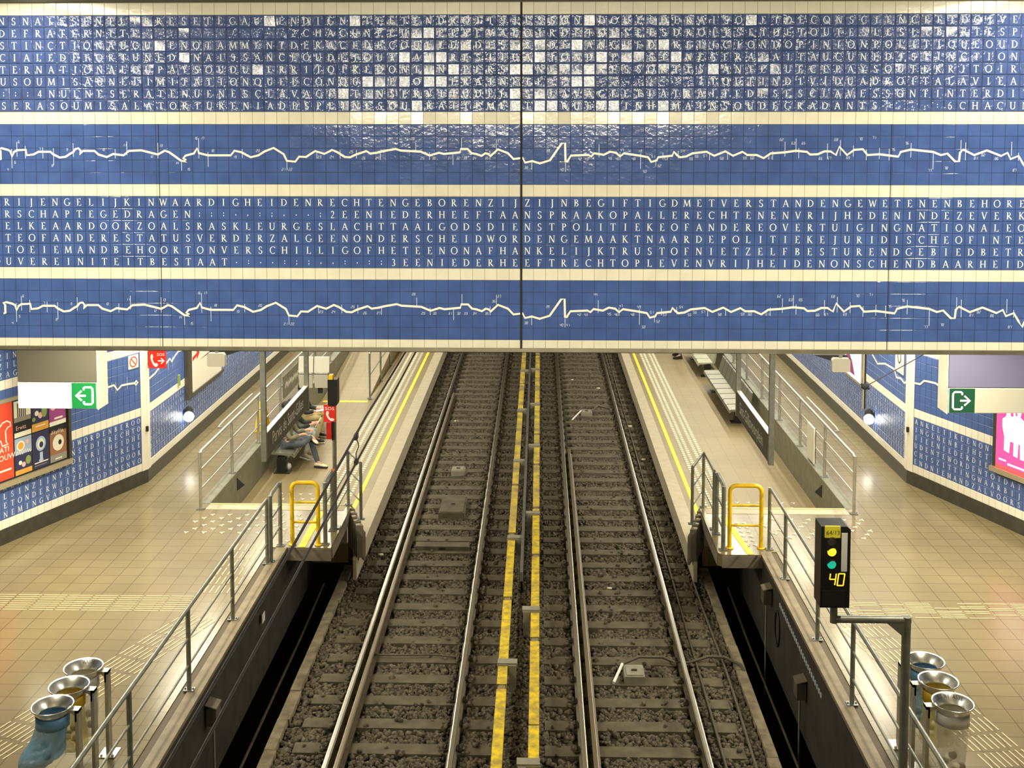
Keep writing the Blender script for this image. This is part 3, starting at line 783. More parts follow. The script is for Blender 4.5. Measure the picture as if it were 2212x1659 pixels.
# platform-end stages that carry the yellow barriers
slab('floor', [(KL - .259, 17.68), (-3.33, 17.68), (-3.33, 19.72), (KL - .259, 19.72)], ZF, ZF - .2, 'floor', 'small tiled stage at the end of the left platform', 'floor')
slab('floor', [(2.88, 17.55), (KR, 17.55), (KR, 17.68), (KR + .259, 17.68), (KR + .259, 19.72), (2.82, 19.72), (2.82, 17.63)], ZF, ZF - .2, 'floor', 'small tiled stage at the end of the right platform', 'floor')
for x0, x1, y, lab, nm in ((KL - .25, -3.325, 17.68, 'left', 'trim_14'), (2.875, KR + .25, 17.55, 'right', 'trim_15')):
    mb = MB(); mb.box(x0, x1, y - .012, y - .001, ZF - .21, ZF - .022)  # added board whose darker tone stands in for shade on the stage face
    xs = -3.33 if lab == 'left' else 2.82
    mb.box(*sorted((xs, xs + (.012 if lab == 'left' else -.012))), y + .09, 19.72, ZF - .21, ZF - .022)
    struct(mb.build(nm, 'concrete'), 'concrete face along the front of the %s stage, darkened for shade' % lab, 'trim')
# low platforms
EL, ER = -3.13, 2.63
slab('floor', [(XWL - .05, 19.72), (-3.40, 19.72), (-3.40, 46), (XWL - .05, 46)], ZP, ZP - .35, 'floor_low', 'low ochre tiled platform on the left')
slab('floor', [(2.88, 19.72), (XWR + .05, 19.72), (XWR + .05, 46), (2.88, 46)], ZP, ZP - .35, 'floor_low', 'low ochre tiled platform on the right')
for x0, x1, y0, lab, nm in ((-3.40, EL, 18.95, 'left', 'trim_8'), (ER, 2.88, 19.0, 'right', 'trim_9')):
    mb = MB()
    yy = 20.3
    if lab == 'left':
        mb.prism([(EL, y0), (EL, 46), (x0, 46), (x0, yy), (EL - .06, y0)], (0, 0, ZP - .35), (1, 0, 0), (0, 1, 0), (0, 0, .353))
    else:
        mb.prism([(ER, y0), (ER + .06, y0), (x1, yy), (x1, 46), (ER, 46)], (0, 0, ZP - .35), (1, 0, 0), (0, 1, 0), (0, 0, .353))
    struct(mb.build(nm, 'edge'), 'pale stone edge of the low %s platform beside the track' % lab, 'trim')
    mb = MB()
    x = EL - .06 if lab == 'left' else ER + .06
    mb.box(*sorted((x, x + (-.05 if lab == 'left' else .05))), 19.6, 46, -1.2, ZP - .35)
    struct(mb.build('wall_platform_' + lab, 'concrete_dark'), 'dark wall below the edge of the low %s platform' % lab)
# end walls under the stages (black stands in for the unlit void)
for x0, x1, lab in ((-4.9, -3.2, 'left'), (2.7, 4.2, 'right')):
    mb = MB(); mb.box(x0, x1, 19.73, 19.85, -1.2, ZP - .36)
    struct(mb.build('wall_stage_' + lab, 'void'), 'end wall under the %s stage, blackened as unlit' % lab)
# retaining walls of the walkway
for x, s, lab in ((XWL, -1, 'left'), (XWR, 1, 'right')):
    mb = MB()
    mb.box(*sorted((x, x + s * .20)), 19.72, 46, ZP - .1, ZF + .004)
    struct(mb.build('wall_retaining_' + lab, 'greenwall'), 'grey-green stone retaining wall between the low %s platform and the high walkway' % lab)
    mb = MB()
    mb.prism([(0, .05), (0, .30), (.55, -.02)], (x + s * .004, 21.5 if lab == 'left' else 21.35, ZP + .30), (0, 1, 0), (0, 0, 1), (-s * .012, 0, 0))
    tag(mb.build('wall_vent', 'blackm'), 'black triangular vent in the foot of the %s grey-green wall' % lab, 'vent')
# stairs from the high floor down to the low platforms
for x0, x1, lab, nm in ((XWL, -3.42, 'left', 'floor_left_stair'), (2.90, XWR, 'right', 'floor_right_stair')):
    mb = MB()
    for i in range(3):
        mb.box(x0, x1, 19.725 + .28 * i, 19.725 + .28 * (i + 1), ZP, ZF - .175 * (i + 1))
    struct(mb.build('floor', 'edge'), 'three steps down to the low %s platform' % lab, 'stairs')
    mb = MB()
    mb.box(x0, x1, 19.69, 19.735, ZF - .02, ZF + .006)
    tag(mb.build('step_nosing', 'nosing'), 'thin yellow nosing at the top of the %s platform steps' % lab, 'nosing')
    mb = MB(); mb.box(x0, x1, 19.42, 19.665, ZF, ZF + .005)
    tag(mb.build('stone_strip', 'edge'), 'grey stone strip before the steps of the %s platform' % lab, 'strip')

# painted lines
def painted(name, x0, x1, y0, y1, z, m, label, cat='line'):
    mb = MB(); mb.box(x0, x1, y0, y1, z, z + .006)
    return tag(mb.build(name, m), label, cat)


painted('safety_line', -3.645, -3.565, 20.3, 46, ZP, 'yellowline', 'long yellow safety line on the low left platform')
painted('safety_line', 2.99, 3.07, 20.3, 46, ZP, 'yellowline', 'long yellow safety line on the low right platform')
painted('safety_line', -3.86, -3.74, 17.70, 19.35, ZF, 'yellowline', 'short yellow stripe on the left stage behind the yellow barrier')
mb = MB(); mb.prism([(3.27, 17.57), (3.37, 17.57), (3.21, 19.3), (3.11, 19.3)], (0, 0, ZF), (1, 0, 0), (0, 1, 0), (0, 0, .006))
tag(mb.build('safety_line', 'yellowline'), 'short yellow stripe on the right stage behind the yellow barrier', 'line')
for x0, x1, lab in ((-4.38, -3.72, 'left'), (3.2, 3.7, 'right')):
    mb = MB(); mb.box(x0, x1, 20.6, 46, ZP, ZP + .004)
    mbs = MB()
    for xi, fx in enumerate((.10, .33, .66, .89)):
        x = x0 + fx * (x1 - x0)
        y = 20.7 + (xi % 2) * .075
        while y < 40:
            mb.lathe([(.042, .004), (.036, .010), (.0001, .012)], 8, (x, y, ZP), 1)
            y += .15
    tag(mb.build('tactile_paving', ['tactile_base', 'stud']), 'band of white tactile studs along the low %s platform' % lab, 'paving')


def dash_patch(mb, o, u, length, width, pitch=.05, dash=.30, gap=.06, skip=0):
    """rows of raised bars: bars run along u"""
    u = Vector((*u, 0)).normalized(); v = Vector((-u.y, u.x, 0))
    o = Vector((*o, ZF + .002))
    n = int(width / pitch); k = int(length / (dash + gap))
    for i in range(n):
        for j in range(k):
            if random.random() < skip: continue
            c = o + u * (j * (dash + gap) + dash / 2) + v * ((i + .5) * pitch)
            mb.obox(c, u * dash / 2, v * .0075, (0, 0, .003))


def tactile(label, patches):
    mb = MB()
    for p in patches: dash_patch(mb, *p)
    return tag(mb.build('guidance_strip', 'bar'), label, 'paving')


tactile('guidance strip of white bars running from the left stage towards the viewer', [((-4.38, 15.9), (0, 1), 2.2, .55, .085, .26, .07)])
tactile('guidance strip of white bars crossing the left floor from the wall', [((-8.6, 15.25), (1, 0), 3.9, .56, .07, .34, .03)])
dl = Vector((-1.25, -3.6, 0)).normalized()
tactile('guidance strip of white bars running diagonally past the left bins', [((-4.93, 15.22), (-.385, -1), 5.6, .60, .075, .28, .06)])
tactile('worn guidance strip of white bars crossing the right floor to the wall', [((4.05, 15.3), (1, 0), 3.2, .56, .052, .34, .03, .30)])
tactile('guidance strip of white bars running diagonally past the right bins', [((3.95, 15.25), (.22, -1), 5.6, .62, .075, .28, .06)])


def studs(label, pts):
    t = thing('stud_glints', label, 'studs', pts[0])  # flat white lobes: the highlights on domed studs, put into their shape
    for x, y, z in pts:
        a0 = random.random() * .6 + .5
        pr = []
        for k in range(3):
            a = a0 + k * 2 * PI / 3
            for r, d in ((.012, -1.05), (.045, -.20), (.045, .20)):
                pr.append((r * math.cos(a + d), r * math.sin(a + d)))
        mb = MB(); mb.prism(pr, (x, y, z), (1, 0, 0), (0, 1, 0), (0, 0, .009))
        mb.build('stud', 'stud', t)
    return t


studs('scattered studs drawn as three-lobed white glints before the left steps', [(-5.85 + .30 * i + (j % 3) * .10, 18.30 + .17 * j, ZF) for i in range(6) for j in range(6)])
studs('studs drawn as three-lobed white glints on the left stage', [(-4.08 + (j % 2) * .09, 17.95 + .17 * j, ZF) for i in range(1) for j in range(7)])
studs('studs drawn as three-lobed white glints below the left steps', [(-5.2 + .2 * i + (j % 2) * .1, 21.75 + .3 * j, ZP) for i in range(6) for j in range(3)])
studs('scattered studs drawn as three-lobed white glints before the right steps', [(3.80 + .30 * i + (j % 3) * .10, 18.30 + .17 * j, ZF) for i in range(6) for j in range(6)])
studs('studs drawn as three-lobed white glints on the right stage', [(3.35 + .12 * i, 17.95 + .2 * j, ZF) for i in range(2) for j in range(6)])
studs('studs drawn as three-lobed white glints below the right steps', [(3.35 + .22 * i + (j % 2) * .1, 21.75 + .3 * j, ZP) for i in range(8) for j in range(2)])

# ramp at the far end of the left platform
mb = MB()
mb.prism([(30.0, ZP), (38.0, ZF), (38.0, ZP)], (-5.85, 0, 0), (0, 1, 0), (0, 0, 1), (1.25, 0, 0))
struct(mb.build('floor', 'floor_low'), 'grainy ramp rising along the far left platform', 'ramp')
painted('ramp_line', -5.8, -4.6, 29.85, 30.0, ZP, 'yellowline', 'yellow line at the foot of the far left ramp')
painted('ramp_line', -5.8, -4.6, 38.0, 38.2, ZF, 'yellowline', 'yellow line at the top of the far left ramp')

# ================================================================== TRACKS
mb = MB()
mb.box(-3.34, 2.87, 4, 46, -.45, -.20)
struct(mb.build('floor', 'ballast_bed'), 'track bed under the ballast', 'floor')
for x0, x1, lab, nm in ((-3.46, -3.31, 'left', 'trim_10'), (2.84, 2.98, 'right', 'trim_11')):
    mb = MB()
    y = 4.0
    while y < 46:
        j = random.uniform(-.015, .015)
        mb.box(x0 + (j if lab == 'right' else 0), x1 + (j if lab == 'left' else 0), y, y + .75, -1.2, -.10 + random.uniform(-.012, .012))
        y += .75
    struct(mb.build(nm, 'curb'), 'crumbling concrete curb along the outer side of the %s track' % lab, 'trim')

# ballast stones: one mesh, nobody could count them
ico = [(0, -.526, .851), (0, .526, .851), (0, -.526, -.851), (0, .526, -.851), (.851, 0, .526), (-.851, 0, .526), (.851, 0, -.526), (-.851, 0, -.526), (.526, .851, 0), (-.526, .851, 0), (.526, -.851, 0), (-.526, -.851, 0)]
icf = [(0, 1, 4), (0, 5, 1), (0, 4, 10), (0, 10, 11), (0, 11, 5), (1, 5, 9), (1, 9, 8), (1, 8, 4), (2, 6, 3), (2, 3, 7), (2, 7, 11), (2, 11, 10), (2, 10, 6), (3, 6, 8), (3, 8, 9), (3, 9, 7), (4, 8, 6), (4, 6, 10), (5, 7, 9), (5, 11, 7)]
ico = np.array(ico); icf = np.array(icf)
SLP, SLY0 = .6055, 11.95 + .0
SL_Y = [13.771 - 3 * SLP + i * SLP for i in range(52)]
SL_Y = [y + .11 for y in SL_Y]


def stones(n, y0, y1, smin, smax):
    x = rng.uniform(-3.30, 2.83, n); y = rng.uniform(y0, y1, n)
    r = rng.uniform(smin, smax, n)
    ph = np.abs(((y - SL_Y[0] + SLP / 2) % SLP) - SLP / 2)
    onsl = (ph < .13)
    inl = ((x > -3.12) & (x < -.62)) | ((x > .10) & (x < 2.60))
    nearrail = np.zeros(n, bool)
    for rx in (-2.6, -1.09, .565, 2.085):
        nearrail |= np.abs(x - rx) < .15
    keep = ~(onsl & inl & ~nearrail) | (rng.random(n) < .02)
    onrail = np.zeros(n, bool)
    for rx in (-2.6, -1.09, .565, 2.085): onrail |= np.abs(x - rx) < .065 + r
    keep &= ~onrail
    keep &= ~(np.abs(x + 2.46) < .06 + r) & ~(np.abs(x - .70) < .06 + r)
    x, y, r, onsl = x[keep], y[keep], r[keep], (onsl & inl)[keep]
    z = np.where(onsl, -.135, -.195) + rng.uniform(0, .028, len(x)) - np.where(onsl, .01, 0)
    return x, y, z, r


sx, sy, sz, sr = [np.concatenate(a) for a in zip(stones(30000, 11.5, 20, .022, .052), stones(30000, 20, 30, .024, .046), stones(20000, 30, 42, .028, .052))]
n = len(sx)
print('stones', n)
ang = rng.uniform(0, 2 * PI, n); til = rng.uniform(-.6, .6, n)
sc = rng.uniform(.65, 1.25, (n, 1, 3)) * sr[:, None, None]
jit = rng.uniform(.75, 1.2, (n, 12, 1))
V = ico[None] * sc * jit
ca, sa = np.cos(ang)[:, None], np.sin(ang)[:, None]
ct, st = np.cos(til)[:, None], np.sin(til)[:, None]
y1 = V[..., 1] * ct - V[..., 2] * st; z1 = V[..., 1] * st + V[..., 2] * ct
x2 = V[..., 0] * ca - y1 * sa; y2 = V[..., 0] * sa + y1 * ca
V = np.stack([x2 + sx[:, None], y2 + sy[:, None], z1 + sz[:, None]], -1).reshape(-1, 3)
Fc = (icf[None] + (np.arange(n) * 12)[:, None, None]).reshape(-1, 3)
me = bpy.data.meshes.new('ballast')
me.vertices.add(len(V)); me.vertices.foreach_set('co', V.astype(np.float32).ravel())
me.loops.add(len(Fc) * 3); me.loops.foreach_set('vertex_index', Fc.astype(np.int32).ravel())
me.polygons.add(len(Fc)); me.polygons.foreach_set('loop_start', np.arange(0, len(Fc) * 3, 3, dtype=np.int32))
me.materials.append(M['ballast'])
me.update(calc_edges=True)
me.validate()
o = bpy.data.objects.new('ballast', me); COL.objects.link(o)
tag(o, 'dark brown crushed stone ballast between and around the rails', 'ballast', kind='stuff')

# sleepers
def make_sleeper(xc, rails):
    t = thing('railway_sleeper', '', 'sleeper', (xc, SL_Y[0], -.14))
    mb = MB()
    x0, x1, yc = xc - 1.26, xc + 1.26, SL_Y[0]
    mb.prism([(-.135, -.16), (.135, -.16), (.120, 0), (-.120, 0)], (x0, yc, -.135), (0, 1, 0), (0, 0, 1), (2.52, 0, 0))
    mb.build('body', 'sleeper', t)
    for rx in rails:
        m2 = MB()
        for s in (-1, 1):
            m2.box(rx + s * .085 - .035, rx + s * .085 + .035, yc - .07, yc + .07, -.137, -.105)
            m2.tube([(rx + s * .095, yc - .05, -.10), (rx + s * .095, yc + .05, -.10)], .018, 6)
        m2.box(rx - .12, rx + .12, yc - .07, yc + .07, -.1375, -.132)
        m2.build('fastening', 'clip', t)
    return t


for xc, rails, lab in ((-1.857, (-2.60, -1.09), 'left'), (1.335, (.565, 2.085), 'right')):
    p = make_sleeper(xc, rails)
    lb = 'weathered concrete sleeper bedded in the ballast of the %s track' % lab
    p['label'] = lb; p['group'] = 'sleepers of the %s track' % lab
    for y in SL_Y[1:48]:
        dup(p, (0, y - SL_Y[0], 0))


def rail(name, x, y0, y1, label, top='railtop', cat='rail', zt=0.0):
    t = thing(name, label, cat, (x, y0, zt - .15))
    mb = MB()
    pr = [(-.065, -.14), (.065, -.14), (.065, -.125), (.012, -.105), (.010, -.045), (.034, -.035), (.034, -.006), (-.034, -.006), (-.034, -.035), (-.010, -.045), (-.012, -.105), (-.065, -.125)]
    mb.prism(pr, (x, y0, zt), (1, 0, 0), (0, 0, 1), (0, y1 - y0, 0))
    mb.build('web', 'rail', t)
    mb = MB()
    mb.prism([(-.034, -.006), (.034, -.006), (.030, -.001), (.018, .002), (-.018, .002), (-.030, -.001)], (x, y0, zt), (1, 0, 0), (0, 0, 1), (0, y1 - y0, 0))
    mb.build('running_surface', top, t)
    return t


rail('running_rail', -2.60, 6, 46, 'outer running rail of the left track, with bright polished head')
rail('running_rail', -1.09, 6, 46, 'inner running rail of the left track, with bright polished head')
rail('running_rail', .565, 6, 46, 'inner running rail of the right track, with bright polished head')
rail('running_rail', 2.085, 6, 46, 'outer running rail of the right track, with bright polished head')
rail('guard_rail', -2.46, 6, 32.2, 'dull brown guard rail beside the outer rail of the left track', 'railtop_dull')
rail('guard_rail', .70, 6, 26.7, 'dull brown guard rail beside the inner rail of the right track', 'railtop_dull')


def conductor(x, ys, label, vivid):
    t = thing('conductor_rail', label, 'conductor rail', (x, 6, .05))
    mb = MB(); mb.bbox(x - .055, x + .055, 6, 46, .06, .185, .012)
    mb.build('rail_body', 'cond_grey', t)
    y = 6.0; i = 0
    while y < 45:
        ln = random.choice((2.3, 3.1, 2.7))
        mb = MB()
        m = 'cond_vivid' if (vivid and y < vivid) else 'cond'
        mb.prism([(-.066, .10), (-.066, .20), (.066, .20), (.066, .10), (.060, .10), (.060, .19), (-.060, .19), (-.060, .10)][::-1], (x, y, 0), (1, 0, 0), (0, 0, 1), (0, ln, 0))
        mb.build('cover', m, t)
        y += ln + random.choice((.03, .14, .14)); i += 1
    return t


conductor(-.507, (), 'left yellow covered conductor rail between the tracks', 19)
conductor(-.065, (), 'right yellow covered conductor rail between the tracks', 21)


def bracket(x, y, s, label):
    t = thing('rail_bracket', label, 'bracket', (x + s * .14, y, -.2), 'conductor rail brackets')
    mb = MB()
    mb.bbox(x + s * .10 - .06 * (s < 0) - .0, x + s * .10 + .06 * (s > 0) + .0, y - .09, y + .09, -.2, .22, .01) if False else mb.box(*sorted((x + s * .085, x + s * .185)), y - .09, y + .09, -.2, .21)
    mb.build('post', 'insul', t)
    mb = MB()
    mb.prism([(-.075, .205), (-.075, .235), (.20, .235), (.20, .16), (.185, .205)], (x, y - .06, 0), (s, 0, 0), (0, 0, 1), (0, .14, 0))
    mb.box(x - .085, x + .085, y - .075, y - .055, .08, .215)
    mb.build('clamp', 'insul', t)
    mb = MB()
    for k in (-.035, .0, .035): mb.box(x + k - .008, x + k + .008, y - .085, y - .074, .17, .20)
    mb.build('bolts', 'inox', t)
    mb = MB(); mb.box(*sorted((x - s * .12, x + s * .24)), y - .13, y + .13, -.21, -.16)
    mb.build('foot', 'sleeper', t)


LN = ('nearest', 'second', 'third', 'fourth', 'fifth', 'sixth', 'seventh')
for i, y in enumerate((15.5, 20.3, 25.0, 29.5, 34.2)): bracket(-.507, y, 1, '%s grey bracket holding the left yellow conductor rail' % LN[i])
for i, y in enumerate((13.0, 17.25, 21.6, 26.2, 30.1, 34.4)): bracket(-.065, y, -1, '%s grey bracket holding the right yellow conductor rail' % LN[i])
t = thing('cable_duct', 'slim grey duct standing between the two yellow conductor rails', 'duct', (-.30, 19, -.2))
mb = MB(); mb.box(-.325, -.275, 18.6, 46, .10, .26); mb.build('duct', 'steel', t)
mb = MB()
for y in np.arange(18.8, 45, 2.2): mb.box(-.318, -.282, y, y + .05, -.2, .10)
mb.build('supports', 'black', t)

# boxes, beacons and cables between the rails
def track_box(name, x0, x1, y0, y1, z1, m, label, lid=True):
    t = thing(name, label, 'box', ((x0 + x1) / 2, (y0 + y1) / 2, -.2))
    mb = MB(); mb.bbox(x0, x1, y0, y1, -.2, z1, .012); mb.build('housing', m, t)
    mb = MB(); mb.box(x0 + .03, x1 - .03, y0 + .03, y1 - .03, z1 - .002, z1 + .012); mb.build('lid', m, t)
    mb = MB(); mb.box((x0 + x1) / 2 - .04, (x0 + x1) / 2 + .04, (y0 + y1) / 2 - .03, (y0 + y1) / 2 + .0, z1 + .012, z1 + .03); mb.build('handle', 'clip', t)


track_box('junction_box', -1.98, -1.68, 25.0, 25.35, -.03, 'insul', 'small pale junction box between the rails of the left track')
track_box('track_cabinet', -2.02, -1.50, 22.25, 23.25, -.02, 'sleeper', 'large flat grey box between the rails of the left track')
track_box('junction_box', 1.12, 1.42, 30.2, 30.55, -.04, 'insul', 'small pale junction box far up the right track')
track_box('junction_box', 1.21, 1.50, 15.62, 15.98, -.03, 'insul', 'pale junction box with a cable in the right track nearest the viewer')
t = thing('track_beacon', 'flat beacon plate across a sleeper of the left track', 'beacon', (-1.8, 20.7, -.14))
mb = MB(); mb.bbox(-2.3, -1.3, 20.55, 20.78, -.15, -.06, .01); mb.build('plate', 'sleeper', t)
mb = MB(); mb.box(-1.86, -1.74, 20.545, 20.552, -.125, -.085); mb.build('socket', 'black', t)


def tube_thing(name, pts, r, m, label, cat='cable'):
    mb = MB(); mb.tube(pts, r, 8)
    return tag(mb.build(name, m), label, cat)


tube_thing('plastic_tube', [(1.20, 15.98, -.02), (1.05, 15.58, -.10)], .022, 'white', 'white plastic tube lying beside the junction box of the right track', 'tube')
tube_thing('cable', [(1.20, 15.98, -.02), (1.45, 16.16, .0), (1.8, 16.22, -.03), (2.0, 16.24, -.12), (2.2, 16.25, -.12), (2.5, 16.32, -.06), (2.72, 16.28, -.05), (2.92, 16.05, -.05), (3.02, 15.8, -.25), (3.05, 15.7, -.7)], .022, 'cable', 'thick grey cable from the junction box over the right curb into the pit')
tube_thing('plastic_tube', [(1.12, 30.35, -.02), (.86, 29.7, -.10)], .02, 'white', 'white plastic tube lying far up the right track', 'tube')
tube_thing('cable', [(1.4, 30.4, -.05), (1.6, 30.9, -.02), (2.0, 30.95, -.12)], .022, 'cable', 'grey cable at the far junction box of the right track')
tube_thing('cable', [(2.30, y, -.125 + .01 * math.sin(y)) for y in np.arange(6, 46, 1.0)], .018, 'cable', 'thin cable laid just outside the outer rail of the right track')
tube_thing('cable', [(2.68 + .02 * math.sin(y * .9), y, -.13 + .01 * math.sin(y * 1.7)) for y in np.arange(6, 46, 1.0)], .02, 'cable', 'thin cable laid along the sleeper ends by the right curb')
tube_thing('cable', [(-2.55, 16.35, -.1), (-2.2, 16.3, -.085), (-1.6, 16.33, -.085), (-1.1, 16.3, -.11)], .014, 'cable', 'thin tie cable crossing the left track between two sleepers')
tube_thing('cable', [(-1.62, 25.0, -.06), (-1.7, 24.85, -.1), (-2.0, 24.8, -.1), (-2.5, 24.85, -.12)], .016, 'cable', 'short cable leaving the small pale box of the left track')
tube_thing('cable', [(-3.25, 13.3, -.1), (-3.05, 13.1, -.05), (-2.85, 13.2, -.1)], .02, 'blackm', 'short black cable end by the left curb at the bottom of the picture')
for i, (x, y, r) in enumerate([(-2.9, 20.3, .05), (-2.2, 29.6, .05), (1.0, 34.5, .04), (1.75, 33.4, .05), (2.45, 26.3, .05), (1.2, 18.9, .04), (2.6, 13.4, .03), (2.35, 29.2, .06)]):
    mb = MB()
    mb.lathe([(.001, -r * .3), (r, -r * .2), (r * .9, r * .3), (.001, r * .4)], 7, (x, y, -.13), 0, lambda X, Y, Z, a, k: (X * (1 + .4 * math.sin(3 * a)), Y * .7, Z * (1 + .5 * math.cos(2 * a))))
    tag(mb.build('litter', 'crumple'), ['crumpled paper scrap beside the left outer rail near the stage', 'paper scrap far up between the left rails', 'paper scrap farthest up between the right rails', 'pale scrap far up the right track near its outer rail', 'pale scrap outside the right outer rail', 'paper scrap in the middle of the right track', 'tiny pale scrap by the right curb at the bottom', 'pale scrap far up outside the right outer rail'][i], 'litter')

# overhead wires of the left track
t = thing('overhead_line', 'pair of dark overhead wires crossing in front of the left platform', 'wire', (-1.857, 6, 4.3))
mb = MB(); mb.tube([(-1.857, 3, 4.35), (-1.857, 46, 4.35)], .012, 6); mb.build('contact_wire', 'wire', t)
mb = MB(); mb.tube([(-1.857, y, 4.60 + .05 * ((y % 12 - 6) / 6) ** 2) for y in np.arange(3, 46.5, .5)], .013, 6); mb.build('messenger_wire', 'wire', t)
for y in (11.3, 17.3, 23.3):
    mb = MB(); mb.tube([(-1.857, y, 4.61), (-1.83, y, 4.52), (-1.86, y, 4.44), (-1.857, y, 4.36)], .006, 5)
    mb.box(-1.875, -1.84, y - .05, y + .05, 4.335, 4.375); mb.box(-1.875, -1.84, y - .05, y + .05, 4.59, 4.64)
    mb.build('dropper', 'wire', t)

# ================================================================== RAILINGS
def railing(label, pts, z0, zt, mids, r=.024, posts=None, m='railpaint', dropend=(False, False), name='railing', rt=None):
    t = thing(name, label, 'railing', (pts[0][0], pts[0][1], z0))
    posts = posts or pts
    for x, y in posts:
        mb = MB(); mb.tube([(x, y, z0), (x, y, zt)], r * 1.15, 10)
        p = mb.build('post', m, t)
        mb = MB(); mb.box(x - .065, x + .065, y - .05, y + .05, z0 + .002, z0 + .014)
        for a in (-1, 1): mb.lathe([(.012, 0), (.012, .012), (.001, .014)], 6, (x + a * .048, y, z0 + .014))
        b = mb.build('base_plate', 'steel', t)
    path = [Vector((x, y, zt)) for x, y in pts]
    if dropend[0]:
        d = (path[1] - path[0]).normalized(); path = [path[0] + Vector((0, 0, -.10)), path[0] + Vector((0, 0, -.03)) + d * .015, path[0] + d * .09] + path[1:]
    if dropend[1]:
        d = (path[-2] - path[-1]).normalized(); path = path[:-1] + [path[-1] + d * .09, path[-1] + Vector((0, 0, -.03)) + d * .015, path[-1] + Vector((0, 0, -.10))]
    mb = MB(); mb.tube(path, rt or r * 1.1, 10); mb.build('top_rail', m, t)
    for z in mids:
        mb = MB(); mb.tube([(x, y, z) for x, y in pts], r * .62, 8); mb.build('mid_rail', m, t)
    return t


railing('long grey railing along the left pit edge, with three rails', [(-4.19, 17.02), (-4.19, 15.05), (-4.19, 13.11), (-4.19, 11.16), (-4.19, 9.2)], ZF, 2.0, (1.64, 1.31))
railing('short grey rounded rail section left of the left yellow barrier', [(-4.15, 17.10), (-4.15, 17.75)], ZF, 2.04, (1.66, 1.33), dropend=(True, True), r=.028)
railing('short grey rounded rail section right of the left yellow barrier', [(-3.44, 17.82), (-3.44, 18.45)], ZF, 2.02, (1.66, 1.33), dropend=(True, True), r=.03)
railing('grey corner railing around the left stage above the corrugated panel', [(-3.40, 18.6), (-3.39, 19.71), (-3.05, 18.99)], ZF, 1.98, (1.64, 1.31), posts=[(-3.39, 19.71), (-3.05, 18.99)])
railing('long grey railing along the right pit edge, with three rails', [(3.655, 17.80), (3.655, 16.62), (3.655, 14.63), (3.655, 12.97), (3.655, 11.1), (3.655, 9.2)], ZF, 2.0, (1.64, 1.31), dropend=(True, False))
railing('short grey rounded rail section left of the right yellow barrier', [(2.92, 17.75), (2.92, 18.45)], ZF, 2.03, (1.66, 1.33), dropend=(True, True), r=.03)
railing('grey corner railing around the right stage above the corrugated panel', [(2.91, 18.68), (2.89, 19.76), (2.58, 18.9)], ZF, 1.98, (1.64, 1.31), posts=[(2.91, 18.68), (2.89, 19.76), (2.58, 18.9)])
mb = MB(); mb.tube([(-3.42, 18.40, 2.03), (-3.42, 18.50, 2.0)], .036, 10)
tag(mb.build('rail_end_cap', 'orange'), 'orange plastic cap on the rail end beside the signal pole', 'cap')
for x, lab, y0 in ((-5.94, 'left', 19.43), (5.45, 'right', 19.47)):
    ys = [y0 + 2.05 * i for i in range(12)]
    railing('long grey railing on top of the %s grey-green wall' % lab, [(x, y) for y in ys], ZF, 2.02, (1.70, 1.36), dropend=(True, False), m='inox_rough')
    s = 1 if lab == 'right' else -1
    mb = MB(); mb.tube([(x + s * .02, 20.9, 2.06), (x + s * .10, 20.92, 2.05), (x + s * .11, 21.2, 2.06), (x + s * .11, 23.5, 2.06)], .02, 8)
    tag(mb.build('handrail', 'inox_rough'), 'short extra handrail clipped outside the %s walkway railing' % lab, 'handrail')
railing('dark railing beside the far left ramp', [(-4.58, 30.2), (-4.58, 32.3), (-4.58, 34.4), (-4.58, 36.5), (-4.58, 38.5)], ZP + .02, 1.55, (.95,), dropend=(True, False))


def barrier(x0, x1, y, label):
    t = thing('yellow_barrier', label, 'barrier', ((x0 + x1) / 2, y, ZF))
    zt, c = 2.02, .10
    pts = [(x0, y, ZF), (x0, y, zt - c)] + [(x0 + c - c * math.cos(a), y, zt - c + c * math.sin(a)) for a in np.linspace(.25, PI / 2, 6)]
    pts += [(x1 - c + c * math.sin(a), y, zt - c + c * math.cos(a)) for a in np.linspace(0, PI / 2 - .25, 6)] + [(x1, y, zt - c), (x1, y, ZF)]
    mb = MB(); mb.tube(pts, .034, 12); mb.build('hoop', 'yellow', t)
    for z in (1.70, 1.375):
        mb = MB(); mb.tube([(x0, y, z), (x1, y, z)], .020, 10); mb.build('cross_bar', 'yellow', t)
    for x in (x0, x1):
        mb = MB(); mb.lathe([(.001, .02), (.06, .02), (.065, .0), (.065, -.0)], 12, (x, y, ZF + .0)); mb.build('base_plate', 'yellow', t)


barrier(-3.97, -3.55, 17.80, 'yellow tubular barrier on the left stage')
barrier(3.03, 3.53, 17.82, 'yellow tubular barrier on the right stage')


